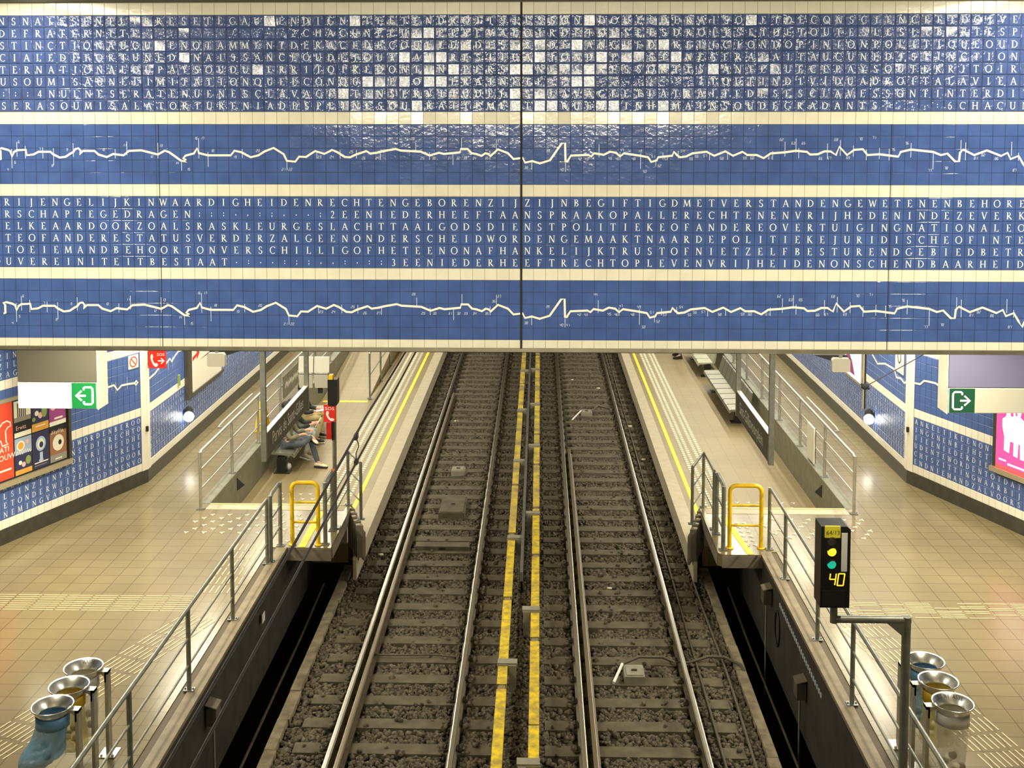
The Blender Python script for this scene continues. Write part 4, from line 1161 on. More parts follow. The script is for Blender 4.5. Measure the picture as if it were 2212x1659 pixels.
def comb(a, b, label, s):
    """corrugated anti-trespass panel below the splayed return railing"""
    t = thing('corrugated_panel', label, 'panel', (b[0], b[1], .2))
    a, b = Vector((*a, 0)), Vector((*b, 0))
    mb = MB(); mb2 = MB()
    n = 5
    u = (b - a).normalized(); v = Vector((-u.y, u.x, 0)) * (1 if s > 0 else -1)
    L = (b - a).length / n
    for i in range(n):
        c = a + u * (L * (i + .5))
        ztop = .98 - .03 * i
        mb.prism([(-L * .5, .045), (-L * .2, -.045), (L * .2, -.045), (L * .5, .045), (L * .5, .06), (-L * .5, .06)], (c.x, c.y, .30), u, v, (0, 0, ztop - .30))
        mb2.prism([(-L * .2, -.05), (L * .2, -.05), (L * .2, .02), (-L * .2, .02)], (c.x, c.y, ztop), u, v, (0, 0, .015))  # paler tops put the light on the fin ends into the colour
    mb.build('fins', 'concrete', t); mb2.build('lit_fin_tops', 'edge', t)
    m3 = MB(); m3.prism([(0, .06), (L * n, .06), (L * n, .10), (0, .10)], (a.x, a.y, .24), u, v, (0, 0, .5)); m3.build('back_plate', 'concrete', t)


comb((-3.36, 19.66), (-3.08, 19.05), 'grey corrugated panel closing the gap beside the left stage', 1)
comb((2.86, 19.70), (2.62, 19.0), 'grey corrugated panel closing the gap beside the right stage', -1)

# ================================================================== SIGNAL on the right, signal pole on the left
t = thing('railway_signal', 'black railway signal on a cranked grey pole, showing yellow, green and 40', 'signal', (3.535, 10.75, ZF))
mb = MB()
mb.tube([(3.535, 10.75, ZF), (3.535, 10.75, 3.045)], .043, 14)
mb.build('pole', 'railpaint', t)
mb = MB(); mb.tube([(3.572, 10.75, 3.013), (2.838, 10.75, 3.013)], .036, 12); mb.build('arm', 'railpaint', t)
mb = MB(); mb.tube([(2.838, 10.75, 2.98), (2.838, 10.75, 3.19)], .036, 12); mb.build('riser', 'railpaint', t)
mb = MB(); mb.prism([(0, 0), (0, -.15), (-.18, 0)], (3.515, 10.72, 2.993), (1, 0, 0), (0, 0, 1), (0, .06, 0)); mb.build('gusset', 'railpaint', t)
hx0, hx1, hz0, hz1, hy = 2.679, 2.958, 3.168, 3.960, 10.65
mb = MB()
mb.prism([(0, 0), (.279, 0), (.279, .762), (.243, .792), (.0, .792)], (hx0, hy, hz0), (1, 0, 0), (0, 0, 1), (0, .24, 0))
hd = mb.build('head', 'black', t)
mb = MB(); mb.box(hx0 + .03, hx0 + .175, hy - .025, hy, hz1 - .10, hz1 + .01); mb.build('number_plate', 'yellowline', t)
fs = Frame((hx0, hy, 0), (1, 0, 0))
mb = MB(); fs.text(mb, '64/13', .105, hz1 - .072, .062, .0275, align='CENTER', maxw=.125); mb.build('plate_text', 'blackm', t)
for x, z, m in ((.10, hz1 - .145, 'frame_dk'), (.103, hz1 - .245, 'sig_yellow'), (.103, hz1 - .368, 'sig_green')):
    mb = MB(); n = 20
    vs = [fs.p(x + .042 * math.cos(2 * PI * k / n), z + .042 * math.sin(2 * PI * k / n), .004) for k in range(n)] + [fs.p(x, z, .016)]
    mb.add(vs, [(k, (k + 1) % n, n) for k in range(n)], 0, True)
    mb.build('lens', m, t)
    mb = MB()
    vis = [fs.p(x + .052 * math.cos(a), z + .052 * math.sin(a), d) for d in (0, .05) for a in np.linspace(.15 * PI, .85 * PI, 12)]
    mb.add(vis, [(i, i + 1, i + 13, i + 12) for i in range(11)], 0, True)
    mb.build('visor', 'black', t)
mb = MB(); fs.rect(mb, .192, .248, hz1 - .435, hz1 - .06, .001, .006); mb.build('white_strip', 'white', t)
mb = MB(); fs.digits(mb, '4', .075, hz0 + .225, .11, .004, .085, sl=.12); fs.digits(mb, '0', .152, hz0 + .22, .115, .004, .085, sl=.12); mb.build('speed_digits', 'sig_digit', t)
mb = MB(); fs.rect(mb, .02, .235, hz0 + .02, hz0 + .17, .0, .006); mb.build('lower_panel', 'blackm', t)

py = 18.58
t = thing('signal_pole', 'grey pole on the left stage with a black signal head seen from behind', 'signal', (-3.42, py, ZF))
mb = MB(); mb.tube([(-3.42, py, ZF), (-3.415, py, 3.2)], .035, 12); mb.build('pole', 'steel', t)
mb = MB(); mb.box(-3.50, -3.34, py - .07, py + .07, ZF, ZF + .02); mb.build('base_plate', 'steel', t)
mb = MB(); mb.prism([(0, 0), (.02, -.02), (.135, -.02), (.155, .0), (.155, .42), (0, .42)], (-3.492, py - .16, 3.13), (1, 0, 0), (0, 0, 1), (0, .22, 0)); mb.build('signal_head', 'black', t)
mb = MB(); mb.box(-3.478, -3.41, py - .15, py - .02, 3.55, 3.62); mb.build('top_tag', 'yellow', t)
t = thing('emergency_phone', 'red SOS telephone box fixed to the left signal pole', 'phone', (-3.46, py - .12, 2.5))
mb = MB(); mb.box(-3.565, -3.37, py - .13, py - .10, 2.835, 3.125); sg = mb.build('sign_panel', 'red', t)
f2 = Frame((-3.565, py - .13, 0), (1, 0, 0))
mb = MB(); f2.text(mb, 'SOS', .0975, 3.035, .075, .003, align='CENTER', maxw=.15)
HS = [(.04, .165), (.055, .185), (.08, .175), (.085, .135), (.072, .12), (.085, .085), (.115, .05), (.13, .058), (.165, .05), (.175, .03), (.155, .008), (.12, .005), (.08, .035), (.05, .085), (.035, .13)]
f2.poly(mb, [(a, 2.845 + b * .95) for a, b in HS], .001, .003); mb.build('sign_marks', 'white', t)
mb = MB(); mb.bbox(-3.52, -3.435, py - .16, py - .05, 2.55, 2.83, .008); mb.build('call_box', 'red_dark', t)
mb = MB(); mb.box(-3.435, -3.40, py - .14, py - .03, 2.53, 2.84); mb.build('bracket', 'black', t)


# ================================================================== WASTE BAG STANDS
def bin_stand(x, y, s, band, bag, bulge, label, marks):
    """s: -1 the post stands on the +x side (left bins), +1 the post stands on the -x side"""
    t = thing('waste_bag_stand', label, 'bin', (x, y, ZF), None)
    px = x - s * .26
    mb = MB(); mb.box(px - .018, px + .018, y - .045, y + .045, ZF, 1.93); mb.build('post', 'inox_rough', t)
    mb = MB(); mb.box(px - .09, px + .09, y - .10, y + .10, ZF, ZF + .012)
    for a in (-1, 1): mb.lathe([(.014, .012), (.014, .026), (.001, .028)], 8, (px + a * .06, y - .07, ZF))
    mb.build('base_plate', 'inox_rough', t)
    mb = MB()
    mb.prism([(.0, 0), (.0, .03), (.12, .03), (.12, .0)], (px - s * .018, y - .045, 1.90), (s, 0, 0), (0, 0, 1), (0, .09, 0))
    mb.prism([(.0, 0), (.02, 0), (.02, .06), (.05, .09), (.0, .09)], (px, y - .045, 1.81), (s, 0, 0), (0, 0, 1), (0, .09, 0))
    mb.build('arm', 'inox_rough', t)
    mb = MB(); mb.lathe([(.135, 1.875), (.14, 1.885), (.190, 1.955), (.205, 1.965), (.207, 1.955), (.195, 1.945), (.150, 1.875), (.148, 1.862), (.135, 1.862), (.135, 1.875)], 36, (x, y, 0)); mb.build('rim', 'inox', t)
    mb = MB(); mb.lathe([(.158, 1.87), (.163, 1.87), (.163, 1.755), (.158, 1.755), (.158, 1.87)], 32, (x, y, 0)); mb.build('band', band, t)
    if marks:
        mb = MB()
        fm = Frame((x, y, 0), (1, 0, 0))
        for i, ch in enumerate(marks):
            if ch == ' ': continue
            a = PI * .5 + (len(marks) / 2 - i - .5) * .16
            c = Vector((x + .172 * math.cos(a), y + .172 * math.sin(a), 1.937))
            u = Vector((math.sin(a), -math.cos(a), 0)); v = Vector((math.cos(a) * .6, math.sin(a) * .6, .8)).normalized()
            fl = Frame(c, u, v)
            fl.glyph(mb, ch, 0, -.02, .036, .004)
        mb.build('rim_text', 'blackm', t)
    n = 28
    bx, by, dep, wob = bulge

    def ex(X, Y, Z, a, i):
        f = min(1, max(0, (1.87 - Z) / dep))
        w = 1 + wob * math.sin(5 * a + 9 * Z) * f + .04 * math.sin(11 * a) * f
        return X * w + bx * f * f, Y * w + by * f, Z
    mb = MB()
    prof = [(.148, 1.865), (.152, 1.80), (.156, 1.70), (.158, 1.60), (.165, 1.5), (.17, 1.40), (.165, 1.32), (.13, 1.87 - dep - .0), (.07, 1.87 - dep - .045), (.001, 1.87 - dep - .05)]
    if dep > .6: prof = [(.148, 1.865), (.150, 1.75), (.150, 1.6), (.14, 1.45), (.125, 1.32), (.10, 1.22), (.06, 1.87 - dep + .02), (.03, 1.87 - dep - .03), (.001, 1.87 - dep - .05)]
    if abs(bx) > .1: prof = [(.148, 1.865), (.152, 1.80), (.155, 1.73), (.160, 1.66), (.172, 1.59), (.195, 1.53), (.205, 1.47), (.195, 1.42), (.14, 1.39), (.06, 1.375), (.001, 1.375)]
    mb.lathe(prof, n, (x, y, 0), 0, ex)
    b = mb.build('bag', bag, t)
    mb = MB()
    zb = (1.87 - dep + .03) if abs(bx) < .1 else 1.40
    for k in range(7):
        a = k * 2.4; rr = .05 + .03 * (k % 3)
        mb.sphere((x + bx * .75 + rr * .9 * math.cos(a), y + by * .8 + rr * .9 * math.sin(a), zb + .04 + .035 * (k % 4)), .045, 7, 5, k % 2, (1, .8, .7 + .2 * (k % 2)))
    mb.build('rubbish', ['crumple', 'concrete'], t)


bin_stand(-4.89, 11.73, -1, 'band_white', 'bag_clear', (0, 0, .62, .04), 'farthest waste bag stand of the left three, with white band and clear bag', 'WASTE')
bin_stand(-4.88, 11.33, -1, 'band_yellow', 'bag_yellow', (0, 0, .55, .06), 'middle waste bag stand of the left three, with yellow band and yellow bag', '')
bin_stand(-4.88, 10.93, -1, 'band_blue', 'bag_blue', (-.16, -.03, .48, .10), 'nearest waste bag stand of the left three, with blue band and full bulging blue bag', '')
bin_stand(4.19, 12.10, 1, 'band_blue', 'bag_blue', (0, 0, .62, .05), 'farthest waste bag stand of the right three, with blue band and blue bag', '')
bin_stand(4.18, 11.66, 1, 'band_yellow', 'bag_yellow', (0, 0, .55, .05), 'middle waste bag stand of the right three, with yellow band and yellow bag', '')
bin_stand(4.17, 11.21, 1, 'band_white', 'bag_clear', (0, 0, .66, .03), 'nearest waste bag stand of the right three, with white band and clear bag', 'ILLS WI ASTE')

# ================================================================== PIT WALL EQUIPMENT
def pit_box(x, y, z, s, label, pipe_to):
    t = thing('wall_box', label, 'box', (x, y, z))
    mb = MB(); mb.bbox(x - .06, x + .06, y - .10, y + .10, z - .12, z + .10, .01); mb.build('housing', 'cable', t)
    mb = MB(); mb.obox((x, y, z + .12), (.07, 0, -.02 * s), (0, .11, 0), (0, 0, .008)); mb.build('lid', 'concrete', t)
    mb = MB(); mb.tube([(x, y, z - .12), (x, y, pipe_to)], .014, 6); mb.build('conduit', 'insul', t)


pit_box(-3.96, 13.3, .62, 1, 'small grey box with a thin conduit on the left pit wall', -.9)
pit_box(3.43, 16.85, .66, -1, 'pale grey box with a long white conduit on the right pit wall', -.9)
pit_box(3.43, 14.6, .36, -1, 'small brown box with a hanging cable on the right pit wall', -.9)
tube_thing('conduit', [(-3.80, 6, -.42), (-3.80, 17.6, -.42), (-3.80, 19.5, -.35)], .02, 'concrete', 'thin conduit running low along the left pit', 'conduit')
tube_thing('conduit', [(3.30, 6, -.42), (3.30, 17.6, -.42), (3.30, 19.5, -.35)], .02, 'concrete', 'thin conduit running low along the right pit', 'conduit')
tube_thing('hose', [(3.495 + .0, 16.45 - .10 + .16 * math.cos(a), .36 + .26 * math.sin(a)) for a in np.linspace(0, 2 * PI, 14)], .012, 'black', 'loop of dark hose hanging below the pale box on the right pit wall', 'hose')
mb = MB(); mb.box(-4.005, -3.995, 15.9, 16.05, .55, .68)
tag(mb.build('wall_label', 'white'), 'small white label on the left pit wall', 'label')
t = thing('marking_strip', 'row of small pale blue marks along the right pit wall', 'marking', (KR, 16.2, .77))
for i in range(26):
    y = 16.2 - i * .097
    mb = MB(); mb.box(KR + .005, KR + .016, y - .026, y + .026, .745 - .0035 * i, .805 - .0035 * i)
    mb.build('mark', 'tick', t)

# ================================================================== STATION NAME SIGNS
def hanging_sign(x, y0, y1, zb, zt, text, face, label, rev):
    t = thing('station_sign', label, 'sign', (x, (y0 + y1) / 2, zb))
    mb = MB(); mb.box(x - .035, x + .035, y0, y1, zb, zt); mb.build('panel', 'signgrey', t)
    mb = MB(); mb.box(x - .040, x + .040, y0, y1, zt, zt + .015); mb.build('top_cap', 'palegrey', t)
    mb = MB(); mb.box(x - .038, x + .038, y0 - .0, y1, zb - .010, zb); mb.build('lower_trim', 'steel', t)
    fsn = Frame((x + face * .036, y0 if face > 0 else y1, zb), (0, face, 0))
    mb = MB(); fsn.text(mb, text, (y1 - y0) * .11, .11, .30, .002, maxw=(y1 - y0) * .74); mb.build('lettering', 'signtext', t)
    for y in (y0 - .05, y1 + .05):
        mb = MB(); mb.box(x - .04, x + .04, y - .04, y + .04, zb - .04, 5.1); mb.build('hanger_post', 'steel', t)


hanging_sign(-4.33, 17.55, 20.72, 2.5, 2.89, 'Parvis de Saint-Gilles', 1, 'charcoal hanging sign reading Parvis de Saint-Gilles over the left platform', False)
hanging_sign(3.60, 17.55, 20.4, 2.5, 2.92, 'Sint-Gillisvoorplein', -1, 'charcoal hanging sign reading Sint-Gillisvoorplein over the right platform', True)

# hanging displays
def display(x, y, z, label, s):
    t = thing('hanging_display', label, 'display', (x, y, z))
    mb = MB(); mb.prism([(-.17, .02), (-.15, 0), (.15, 0), (.17, .02), (.17, .22), (.14, .26), (-.14, .26), (-.17, .22)], (x, y, z), (1, 0, 0), (0, 0, 1), (0, .12, 0)); mb.build('casing', 'display', t)
    mb = MB(); mb.prism([(-.36, .10), (-.12, .30), (.5, .30), (.16, .19), (-.16, .26)], (x, y + .13, z), (s, 0, 0), (0, 0, 1), (0, .5, 0)); mb.build('hood', 'blackm', t)
    mb = MB(); mb.box(x - .03, x + .03, y + .04, y + .10, z + .26, 5.1); mb.build('hanger', 'steel', t)


display(-6.20, 21.4, 3.10, 'grey hanging display with black hood above the left walkway', 1)
display(5.70, 21.4, 3.06, 'grey hanging display with black hood above the right walkway', -1)
t = thing('information_panel', 'pale double hanging panel of four metal plates behind the left station sign', 'panel', (-4.9, 24.4, 2.0))
for x0, x1 in ((-5.25, -4.93), (-4.91, -4.58)):
    mb = MB(); mb.obox(((x0 + x1) / 2, 24.4, 2.50), ((x1 - x0) / 2, 0, 0), (0, .02, 0), (0, .03, .17)); mb.build('upper_plate', 'palegrey', t)
    mb = MB(); mb.obox(((x0 + x1) / 2, 24.34, 2.145), ((x1 - x0) / 2 - .015, 0, 0), (0, .02, 0), (0, -.04, .15)); mb.build('lower_plate', 'palegrey', t)
    mb = MB(); mb.tube([(x0 + .02, 24.36, 2.315), (x1 - .02, 24.36, 2.315)], .03, 8); mb.build('hinge', 'steel', t)
    mb = MB(); mb.box((x0 + x1) / 2 - .10, (x0 + x1) / 2 + .0, 24.42, 24.5, 1.86, 2.05); mb.build('foot', 'blackm', t)
mb = MB(); mb.box(-4.94, -4.90, 24.45, 24.5, 2.2, 5.1); mb.build('hanger', 'steel', t)

# hanging pole with clamp on the right
t = thing('hanging_pole', 'thin hanging pole with black clamp and stay wire before the right wall', 'pole', (5.43, 18.9, 3.0))
mb = MB(); mb.tube([(5.43, 18.9, 3.0), (5.43, 18.9, 5.1)], .020, 8); mb.build('pole', 'black', t)
mb = MB(); mb.box(5.395, 5.412, 18.88, 18.92, 3.0, 5.1); mb.build('lit_edge', 'frame_al', t)  # pale strip stands in for light on the pole's left side
mb = MB(); mb.sphere((5.43, 18.88, 3.38), .055, 10, 8, 0, (1.2, 1, 1)); mb.tube([(5.36, 18.88, 3.42), (5.50, 18.88, 3.34)], .02, 8); mb.build('clamp', 'blackm', t)
mb = MB(); mb.tube([(5.43, 18.88, 3.38), (6.15, 18.9, 3.78), (6.6, 18.9, 4.05)], .008, 6); mb.build('stay_wire', 'wire', t)

# ================================================================== EXIT BULKHEADS
def bulkhead(x0, x1, y, zb, zm, label, lit, arrow, fascia):
    t = thing('exit_lightbox', label, 'sign', ((x0 + x1) / 2, y, zb))
    mb = MB(); mb.box(x0, x1, y, y + .28, zm + .012, 5.1); mb.build('fascia', fascia, t)
    mb = MB(); mb.box(x0, x1, y - .0, y + .28, zb, zm); mb.build('casing', 'palegrey', t)
    sx = (x1 - .40, x1 - .012) if arrow < 0 else (x0 + .012, x0 + .40)
    wx = (x0 + .01, x1 - .405) if arrow < 0 else (x0 + .405, x1 - .01)
    fbx = Frame((0, y, 0), (1, 0, 0))
    mb = MB(); fbx.rect(mb, wx[0], wx[1], zb + .012, zm - .012, 0, .008); mb.build('long_panel', 'white_lit' if lit else 'pale_panel', t)
    mb = MB(); fbx.rect(mb, sx[0], sx[1], zb + .006, zm - .006, 0, .010); mb.build('exit_panel', 'green_lit' if lit else 'green', t)
    cx, cz = (sx[0] + sx[1]) / 2, (zb + zm) / 2
    mb = MB()
    k = arrow
    fbx.line(mb, [(cx + k * -.00, cz + .09), (cx + k * -.0, cz + .12), (cx - k * .02, cz + .135), (cx - k * .115, cz + .135), (cx - k * .14, cz + .11), (cx - k * .14, cz - .11), (cx - k * .115, cz - .135), (cx - k * .02, cz - .135), (cx, cz - .12), (cx, cz - .09)], .028, .010)
    fbx.line(mb, [(cx - k * .03, cz), (cx + k * .11, cz)], .026, .010)
    fbx.line(mb, [(cx + k * .035, cz + .075), (cx + k * .12, cz), (cx + k * .035, cz - .075)], .026, .0105)
    mb.build('exit_pictogram', 'white_lit' if lit else 'white', t)


bulkhead(-8.18, -6.93, 17.42, 3.30, 3.715, 'brightly lit exit lightbox under a grey fascia on the left', True, -1, 'soffit')
bulkhead(6.31, 7.9, 17.49, 3.30, 3.69, 'dark green exit sign with pale panel under a lilac fascia on the right', False, 1, 'soffit_blue')
for x, y0, lab in ((-6.925, 17.42, 'left'), (6.30, 17.49, 'right')):
    mb = MB(); mb.box(*sorted((x, x + (.006 if lab == 'left' else -.006))), y0, y0 + .42, 3.28, 5.1)
    struct(mb.build('trim_12' if lab == 'left' else 'trim_13', 'tile_cream'), 'cream side panel of the %s exit bulkhead' % lab, 'trim')

# ================================================================== ADVERTS AND WALL SIGNS
# left framed poster board on the near wall (s measured back from the corner)
def X(s): return Lwl - s


t = thing('poster_board', 'framed poster board with a red poster and six small posters on the left wall', 'poster board', tuple(fwl.p(X(2.9), 2.0, 0)))
mb = MB(); fwl.rect(mb, X(4.6), X(2.0), 2.02, 3.30, .01, .035); mb.build('backing', 'blackm', t)
mb = MB()
fwl.rect(mb, X(4.65), X(1.96), 1.93, 2.02, .01, .075)
mb.build('lower_frame', 'frame_al', t)
mb = MB(); fwl.rect(mb, X(4.65), X(1.96), 3.30, 3.36, .01, .06); mb.build('upper_frame', 'frame_al', t)
mb = MB(); fwl.rect(mb, X(2.02), X(1.96), 1.93, 3.36, .01, .06); mb.build('frame_side', 'frame_dk', t)


def pm(name, c): 
    if name not in M: M[name] = mat(name, c, .45)
    return name


pm('poster_red', (.80, .075, .035)); pm('poster_paper', (.85, .82, .70)); pm('poster_grey', (.30, .28, .25)); pm('poster_night', (.03, .03, .09)); pm('poster_orange', (.72, .36, .06)); pm('poster_plum', (.32, .06, .24)); pm('poster_pink', (.75, .45, .45)); pm('poster_bluegrey', (.35, .44, .60)); pm('poster_brown', (.33, .15, .07)); pm('poster_green', (.25, .32, .10)); pm('poster_sky', (.40, .55, .75))
d0 = .036
mb = MB(); fwl.rect(mb, X(4.5), X(3.21), 2.05, 3.29, .034, d0, 0)
fwl.line(mb, [(X(3.75), 2.95), (X(3.62), 2.88), (X(3.5), 2.90), (X(3.42), 2.98), (X(3.33), 3.0), (X(3.26), 2.96), (X(3.25), 2.90), (X(3.31), 2.89), (X(3.36), 2.84), (X(3.35), 2.66), (X(3.31), 2.62), (X(3.43), 2.61), (X(3.46), 2.7), (X(3.58), 2.71), (X(3.6), 2.62), (X(3.72), 2.62)], .022, d0, 1, .002)
fwl.text(mb, 'ATI', X(3.30) - .19, 2.50, .13, d0 + .001, 1)
fwl.text(mb, 'OUW', X(3.24) - .27, 2.37, .13, d0 + .001, 1)
fwl.rect(mb, X(3.55), X(3.26), 2.19, 2.22, d0, d0 + .001, 1)
mb.build('red_poster', ['poster_red', 'poster_paper'], t)
SP_ = [(3.18, 2.83), (2.81, 2.45), (2.43, 2.06)]


def SCR(mb, x, z, w, d, mi):
    n = 15
    fwl.line(mb, [(x + w * i / (n - 1), z + (.028 if i % 2 else -.026) * (1 + .35 * math.sin(i * 2.3))) for i in range(n)], .018, d, mi, .001)


def small_poster(x0, x1, z0, z1, kind):
    mb = MB()
    w, h = x1 - x0, z1 - z0
    R = lambda a, b, c, d, m, k=1: fwl.rect(mb, x0 + a * w, x0 + b * w, z0 + c * h, z0 + d * h, d0, d0 + .001 * k, m)
    D = lambda cx, cy, r, m, k=2, ry=1: fwl.poly(mb, [(x0 + w * cx + r * w * math.cos(q), z0 + h * cy + r * w * ry * math.sin(q)) for q in np.linspace(0, 2 * PI, 18)[:-1]], d0, d0 + .001 * k, m)
    mats = ['poster_night', 'poster_paper', 'poster_grey', 'poster_orange', 'poster_plum', 'poster_pink', 'poster_bluegrey', 'poster_brown', 'poster_green', 'poster_sky', 'blackm']
    if kind == 0:
        R(0, 1, 0, 1, 10); R(0, 1, 0, .13, 1, 2); R(.0, 1, .42, 1, 1, 2); R(0, 1, .42, .55, 2, 3)
        for i in range(5): R(.2 + .11 * i, .26 + .11 * i, .55, .93, 10, 3)
        fwl.text(mb, 'Erwitt', x0 + .08 * w, z0 + .20 * h, .10, d0 + .003, 5, maxw=.6 * w)
    elif kind == 1:
        R(0, 1, 0, 1, 0); R(0, 1, 0, .22, 3, 2); D(.3, .5, .12, 1); D(.52, .42, .14, 5); D(.75, .5, .17, 8, 2, 1.6); D(.75, .72, .10, 5, 3); D(.12, .35, .1, 8, 3)
        SCR(mb, x0 + .1 * w, z0 + .88 * h, .7 * w, d0 + .003, 1); R(.25, .7, .78, .80, 1, 2); R(.2, .8, .12, .15, 1, 3)
    elif kind == 2:
        R(0, 1, 0, 1, 4); R(0, 1, 0, .12, 1, 2); D(.25, .55, .18, 5); D(.6, .7, .2, 5); D(.75, .5, .14, 4, 3); R(.3, .8, .17, .22, 1, 3)
    elif kind == 3:
        R(0, 1, 0, 1, 6); D(.35, .78, .24, 1); D(.35, .78, .17, 3, 3); D(.75, .85, .10, 5); R(0, 1, 0, .55, 0, 2); R(0, 1, 0, .13, 3, 3); D(.3, .32, .1, 1, 3); D(.5, .25, .12, 5, 3); D(.78, .34, .16, 8, 3, 1.3)
        SCR(mb, x0 + .08 * w, z0 + .60 * h, .84 * w, d0 + .004, 1)
    elif kind == 4:
        R(0, 1, 0, 1, 0); D(.5, .66, .30, 9, 2, 1.15); D(.5, .66, .2, 1, 3, 1.2); D(.52, .63, .12, 0, 4, 1.2); R(.42, .6, .2, .42, 9, 2); D(.5, .2, .14, 9, 2, .5)
        R(.1, .92, .13, .16, 1, 2); R(.1, .85, .06, .08, 2, 2)
    else:
        R(0, 1, 0, 1, 7); R(0, 1, .85, 1, 10, 2); D(.5, .52, .34, 1, 2, 1.1); D(.6, .52, .10, 10, 3, 1.2); R(0, 1, 0, .2, 2, 2); R(.3, .7, .06, .09, 1, 3)
        SCR(mb, x0 + .1 * w, z0 + .84 * h, .7 * w, d0 + .004, 1)
    return mb.build('small_poster', mats, t)


for c in range(3):
    small_poster(X(SP_[c][0]), X(SP_[c][1]), 2.67, 3.27, (0, 1, 2)[c])
    small_poster(X(SP_[c][0]), X(SP_[c][1]), 2.05, 2.65, (3, 4, 5)[c])

# right backlit pink advert
M['pink_lit'] = mat('backlit_pink', (.9, .08, .30), .4, emit=1.0, ecol=(.92, .055, .25))
M['whitepink_lit'] = mat('backlit_white', (1, .9, .95), .4, emit=1.6, ecol=(1, .86, .93))
M['red_lit'] = mat('backlit_red', (.9, .08, .08), .4, emit=.9, ecol=(.9, .09, .10))
t = thing('backlit_advert', 'backlit pink advert with white figures on the right wall', 'advert', tuple(fwr.p(3.0, 2.0, 0)))
mb = MB(); fwr.rect(mb, 2.20, 4.6, 1.96, 3.32, .01, .05); mb.build('casing', 'frame_dk', t)
mb = MB(); fwr.rect(mb, 2.18, 4.65, 1.90, 1.985, .01, .10); mb.build('lower_frame', 'frame_al', t)
mb = MB(); fwr.rect(mb, 2.285, 4.5, 1.99, 3.28, .05, .056, 0)
fwr.rect(mb, 2.285, 4.5, 1.99, 2.06, .05, .0575, 2)
fwr.rect(mb, 3.00, 4.5, 2.35, 3.28, .05, .0575, 1)
FIG = [(2.47, 2.32), (2.47, 2.55), (2.42, 2.72), (2.42, 2.84), (2.50, 2.90), (2.52, 3.0), (2.58, 3.02), (2.60, 2.92), (2.66, 2.93), (2.65, 3.13), (2.68, 3.14), (2.70, 2.95), (2.75, 2.96), (2.73, 3.05), (2.78, 3.10), (2.83, 3.05), (2.81, 2.95), (2.90, 2.90), (2.93, 2.95), (2.97, 2.88), (2.93, 2.7), (2.96, 2.55), (2.93, 2.26), (2.83, 2.26), (2.82, 2.5), (2.78, 2.5), (2.77, 2.27), (2.68, 2.28), (2.68, 2.5), (2.60, 2.5), (2.58, 2.30)]
fwr.poly(mb, FIG, .056, .058, 1)
fwr.rect(mb, 2.36, 2.52, 2.135, 2.16, .056, .058, 1); fwr.rect(mb, 2.56, 2.95, 2.09, 2.12, .056, .059, 1); fwr.line(mb, [(2.72 + .02 * i, 2.19 + (.02 if i % 2 else -.015)) for i in range(13)], .012, .0575, 2, .001)
mb.build('lit_face', ['pink_lit', 'whitepink_lit', 'red_lit'], t)

# SOS sign, prohibition sign and small fittings on the left wall
t = thing('flag_sign', 'small red SOS telephone sign with arrow projecting at the corner of the left wall', 'sign', (-7.2, 21.0, 3.1))
mb = MB(); mb.box(-7.37, -7.03, 21.0, 21.02, 3.155, 3.155 + .36); mb.build('panel', 'red', t)
fl = Frame((-7.37, 21.0, 0), (1, 0, 0))
mb = MB(); fl.poly(mb, [(.015 + a * 1.0, 3.155 + .02 + b * 1.35) for a, b in HS], .001, .003); fl.text(mb, 'SOS', .245, 3.155 + .235, .075, .003, align='CENTER', maxw=.14)
fl.line(mb, [(.19, 3.155 + .14), (.30, 3.155 + .14)], .022, .001); fl.line(mb, [(.25, 3.155 + .19), (.305, 3.155 + .14), (.25, 3.155 + .09)], .022, .001); mb.build('marks', 'white', t)
mb = MB(); mb.box(-7.395, -7.36, 20.995, 21.025, 3.155 + .05, 3.155 + .31); mb.build('bracket', 'frame_dk', t)
t = thing('wall_sign', 'small cream prohibition sign on the left wall beside the exit lightbox', 'sign', tuple(fwl.p(X(.35), 3.25)))
mb = MB(); fwl.rect(mb, X(.47), X(.20), 3.24, 3.49, .008, .016); mb.build('panel', 'poster_paper', t)
mb = MB(); fwl.line(mb, [(X(.335) + .09 * math.cos(q), 3.365 + .09 * math.sin(q)) for q in np.linspace(0, 2 * PI, 21)], .02, .016); fwl.line(mb, [(X(.335) - .06, 3.43), (X(.335) + .06, 3.30)], .02, .016); mb.build('symbol', 'poster_red', t)
# posters on the straight walls
t = thing('wall_poster', 'pale framed poster with a red arrow on the straight left wall', 'poster', (-7.38, 24.4, 2.05))
fl = Frame((-7.378, 23.2, 0), (0, 1, 0))
mb = MB(); fl.rect(mb, .25, 2.6, 2.06, 3.45, 0, .03); mb.build('sheet', 'poster_paper', t)
mb = MB(); fl.rect(mb, 0, .25, 2.0, 3.6, 0, .08); fl.rect(mb, .25, 2.7, 2.0, 2.06, 0, .06); mb.build('frame', 'frame_dk', t)
mb = MB(); fl.poly(mb, [(.45, 2.72), (.75, 2.78), (.75, 2.70), (.95, 2.82), (.75, 2.90), (.75, 2.84), (.45, 2.80)], .031, .034); mb.build('arrow', 'red', t)
t = thing('backlit_advert', 'lit white and pink poster in a slim frame on the straight right wall', 'advert', (6.91, 24.8, 2.1))
fl = Frame((6.908, 25.6, 0), (0, -1, 0))
mb = MB(); fl.rect(mb, 0, 1.4, 2.12, 3.5, 0, .03); mb.build('casing', 'frame_al', t)
mb = MB(); fl.rect(mb, .06, 1.34, 2.18, 3.44, .03, .034, 0); fl.poly(mb, [(.2, 2.25), (.9, 2.25), (.7, 2.5), (.4, 2.7), (.15, 2.55)], .034, .036, 1); mb.build('lit_face', ['whitepink_lit', 'poster_plum'], t)
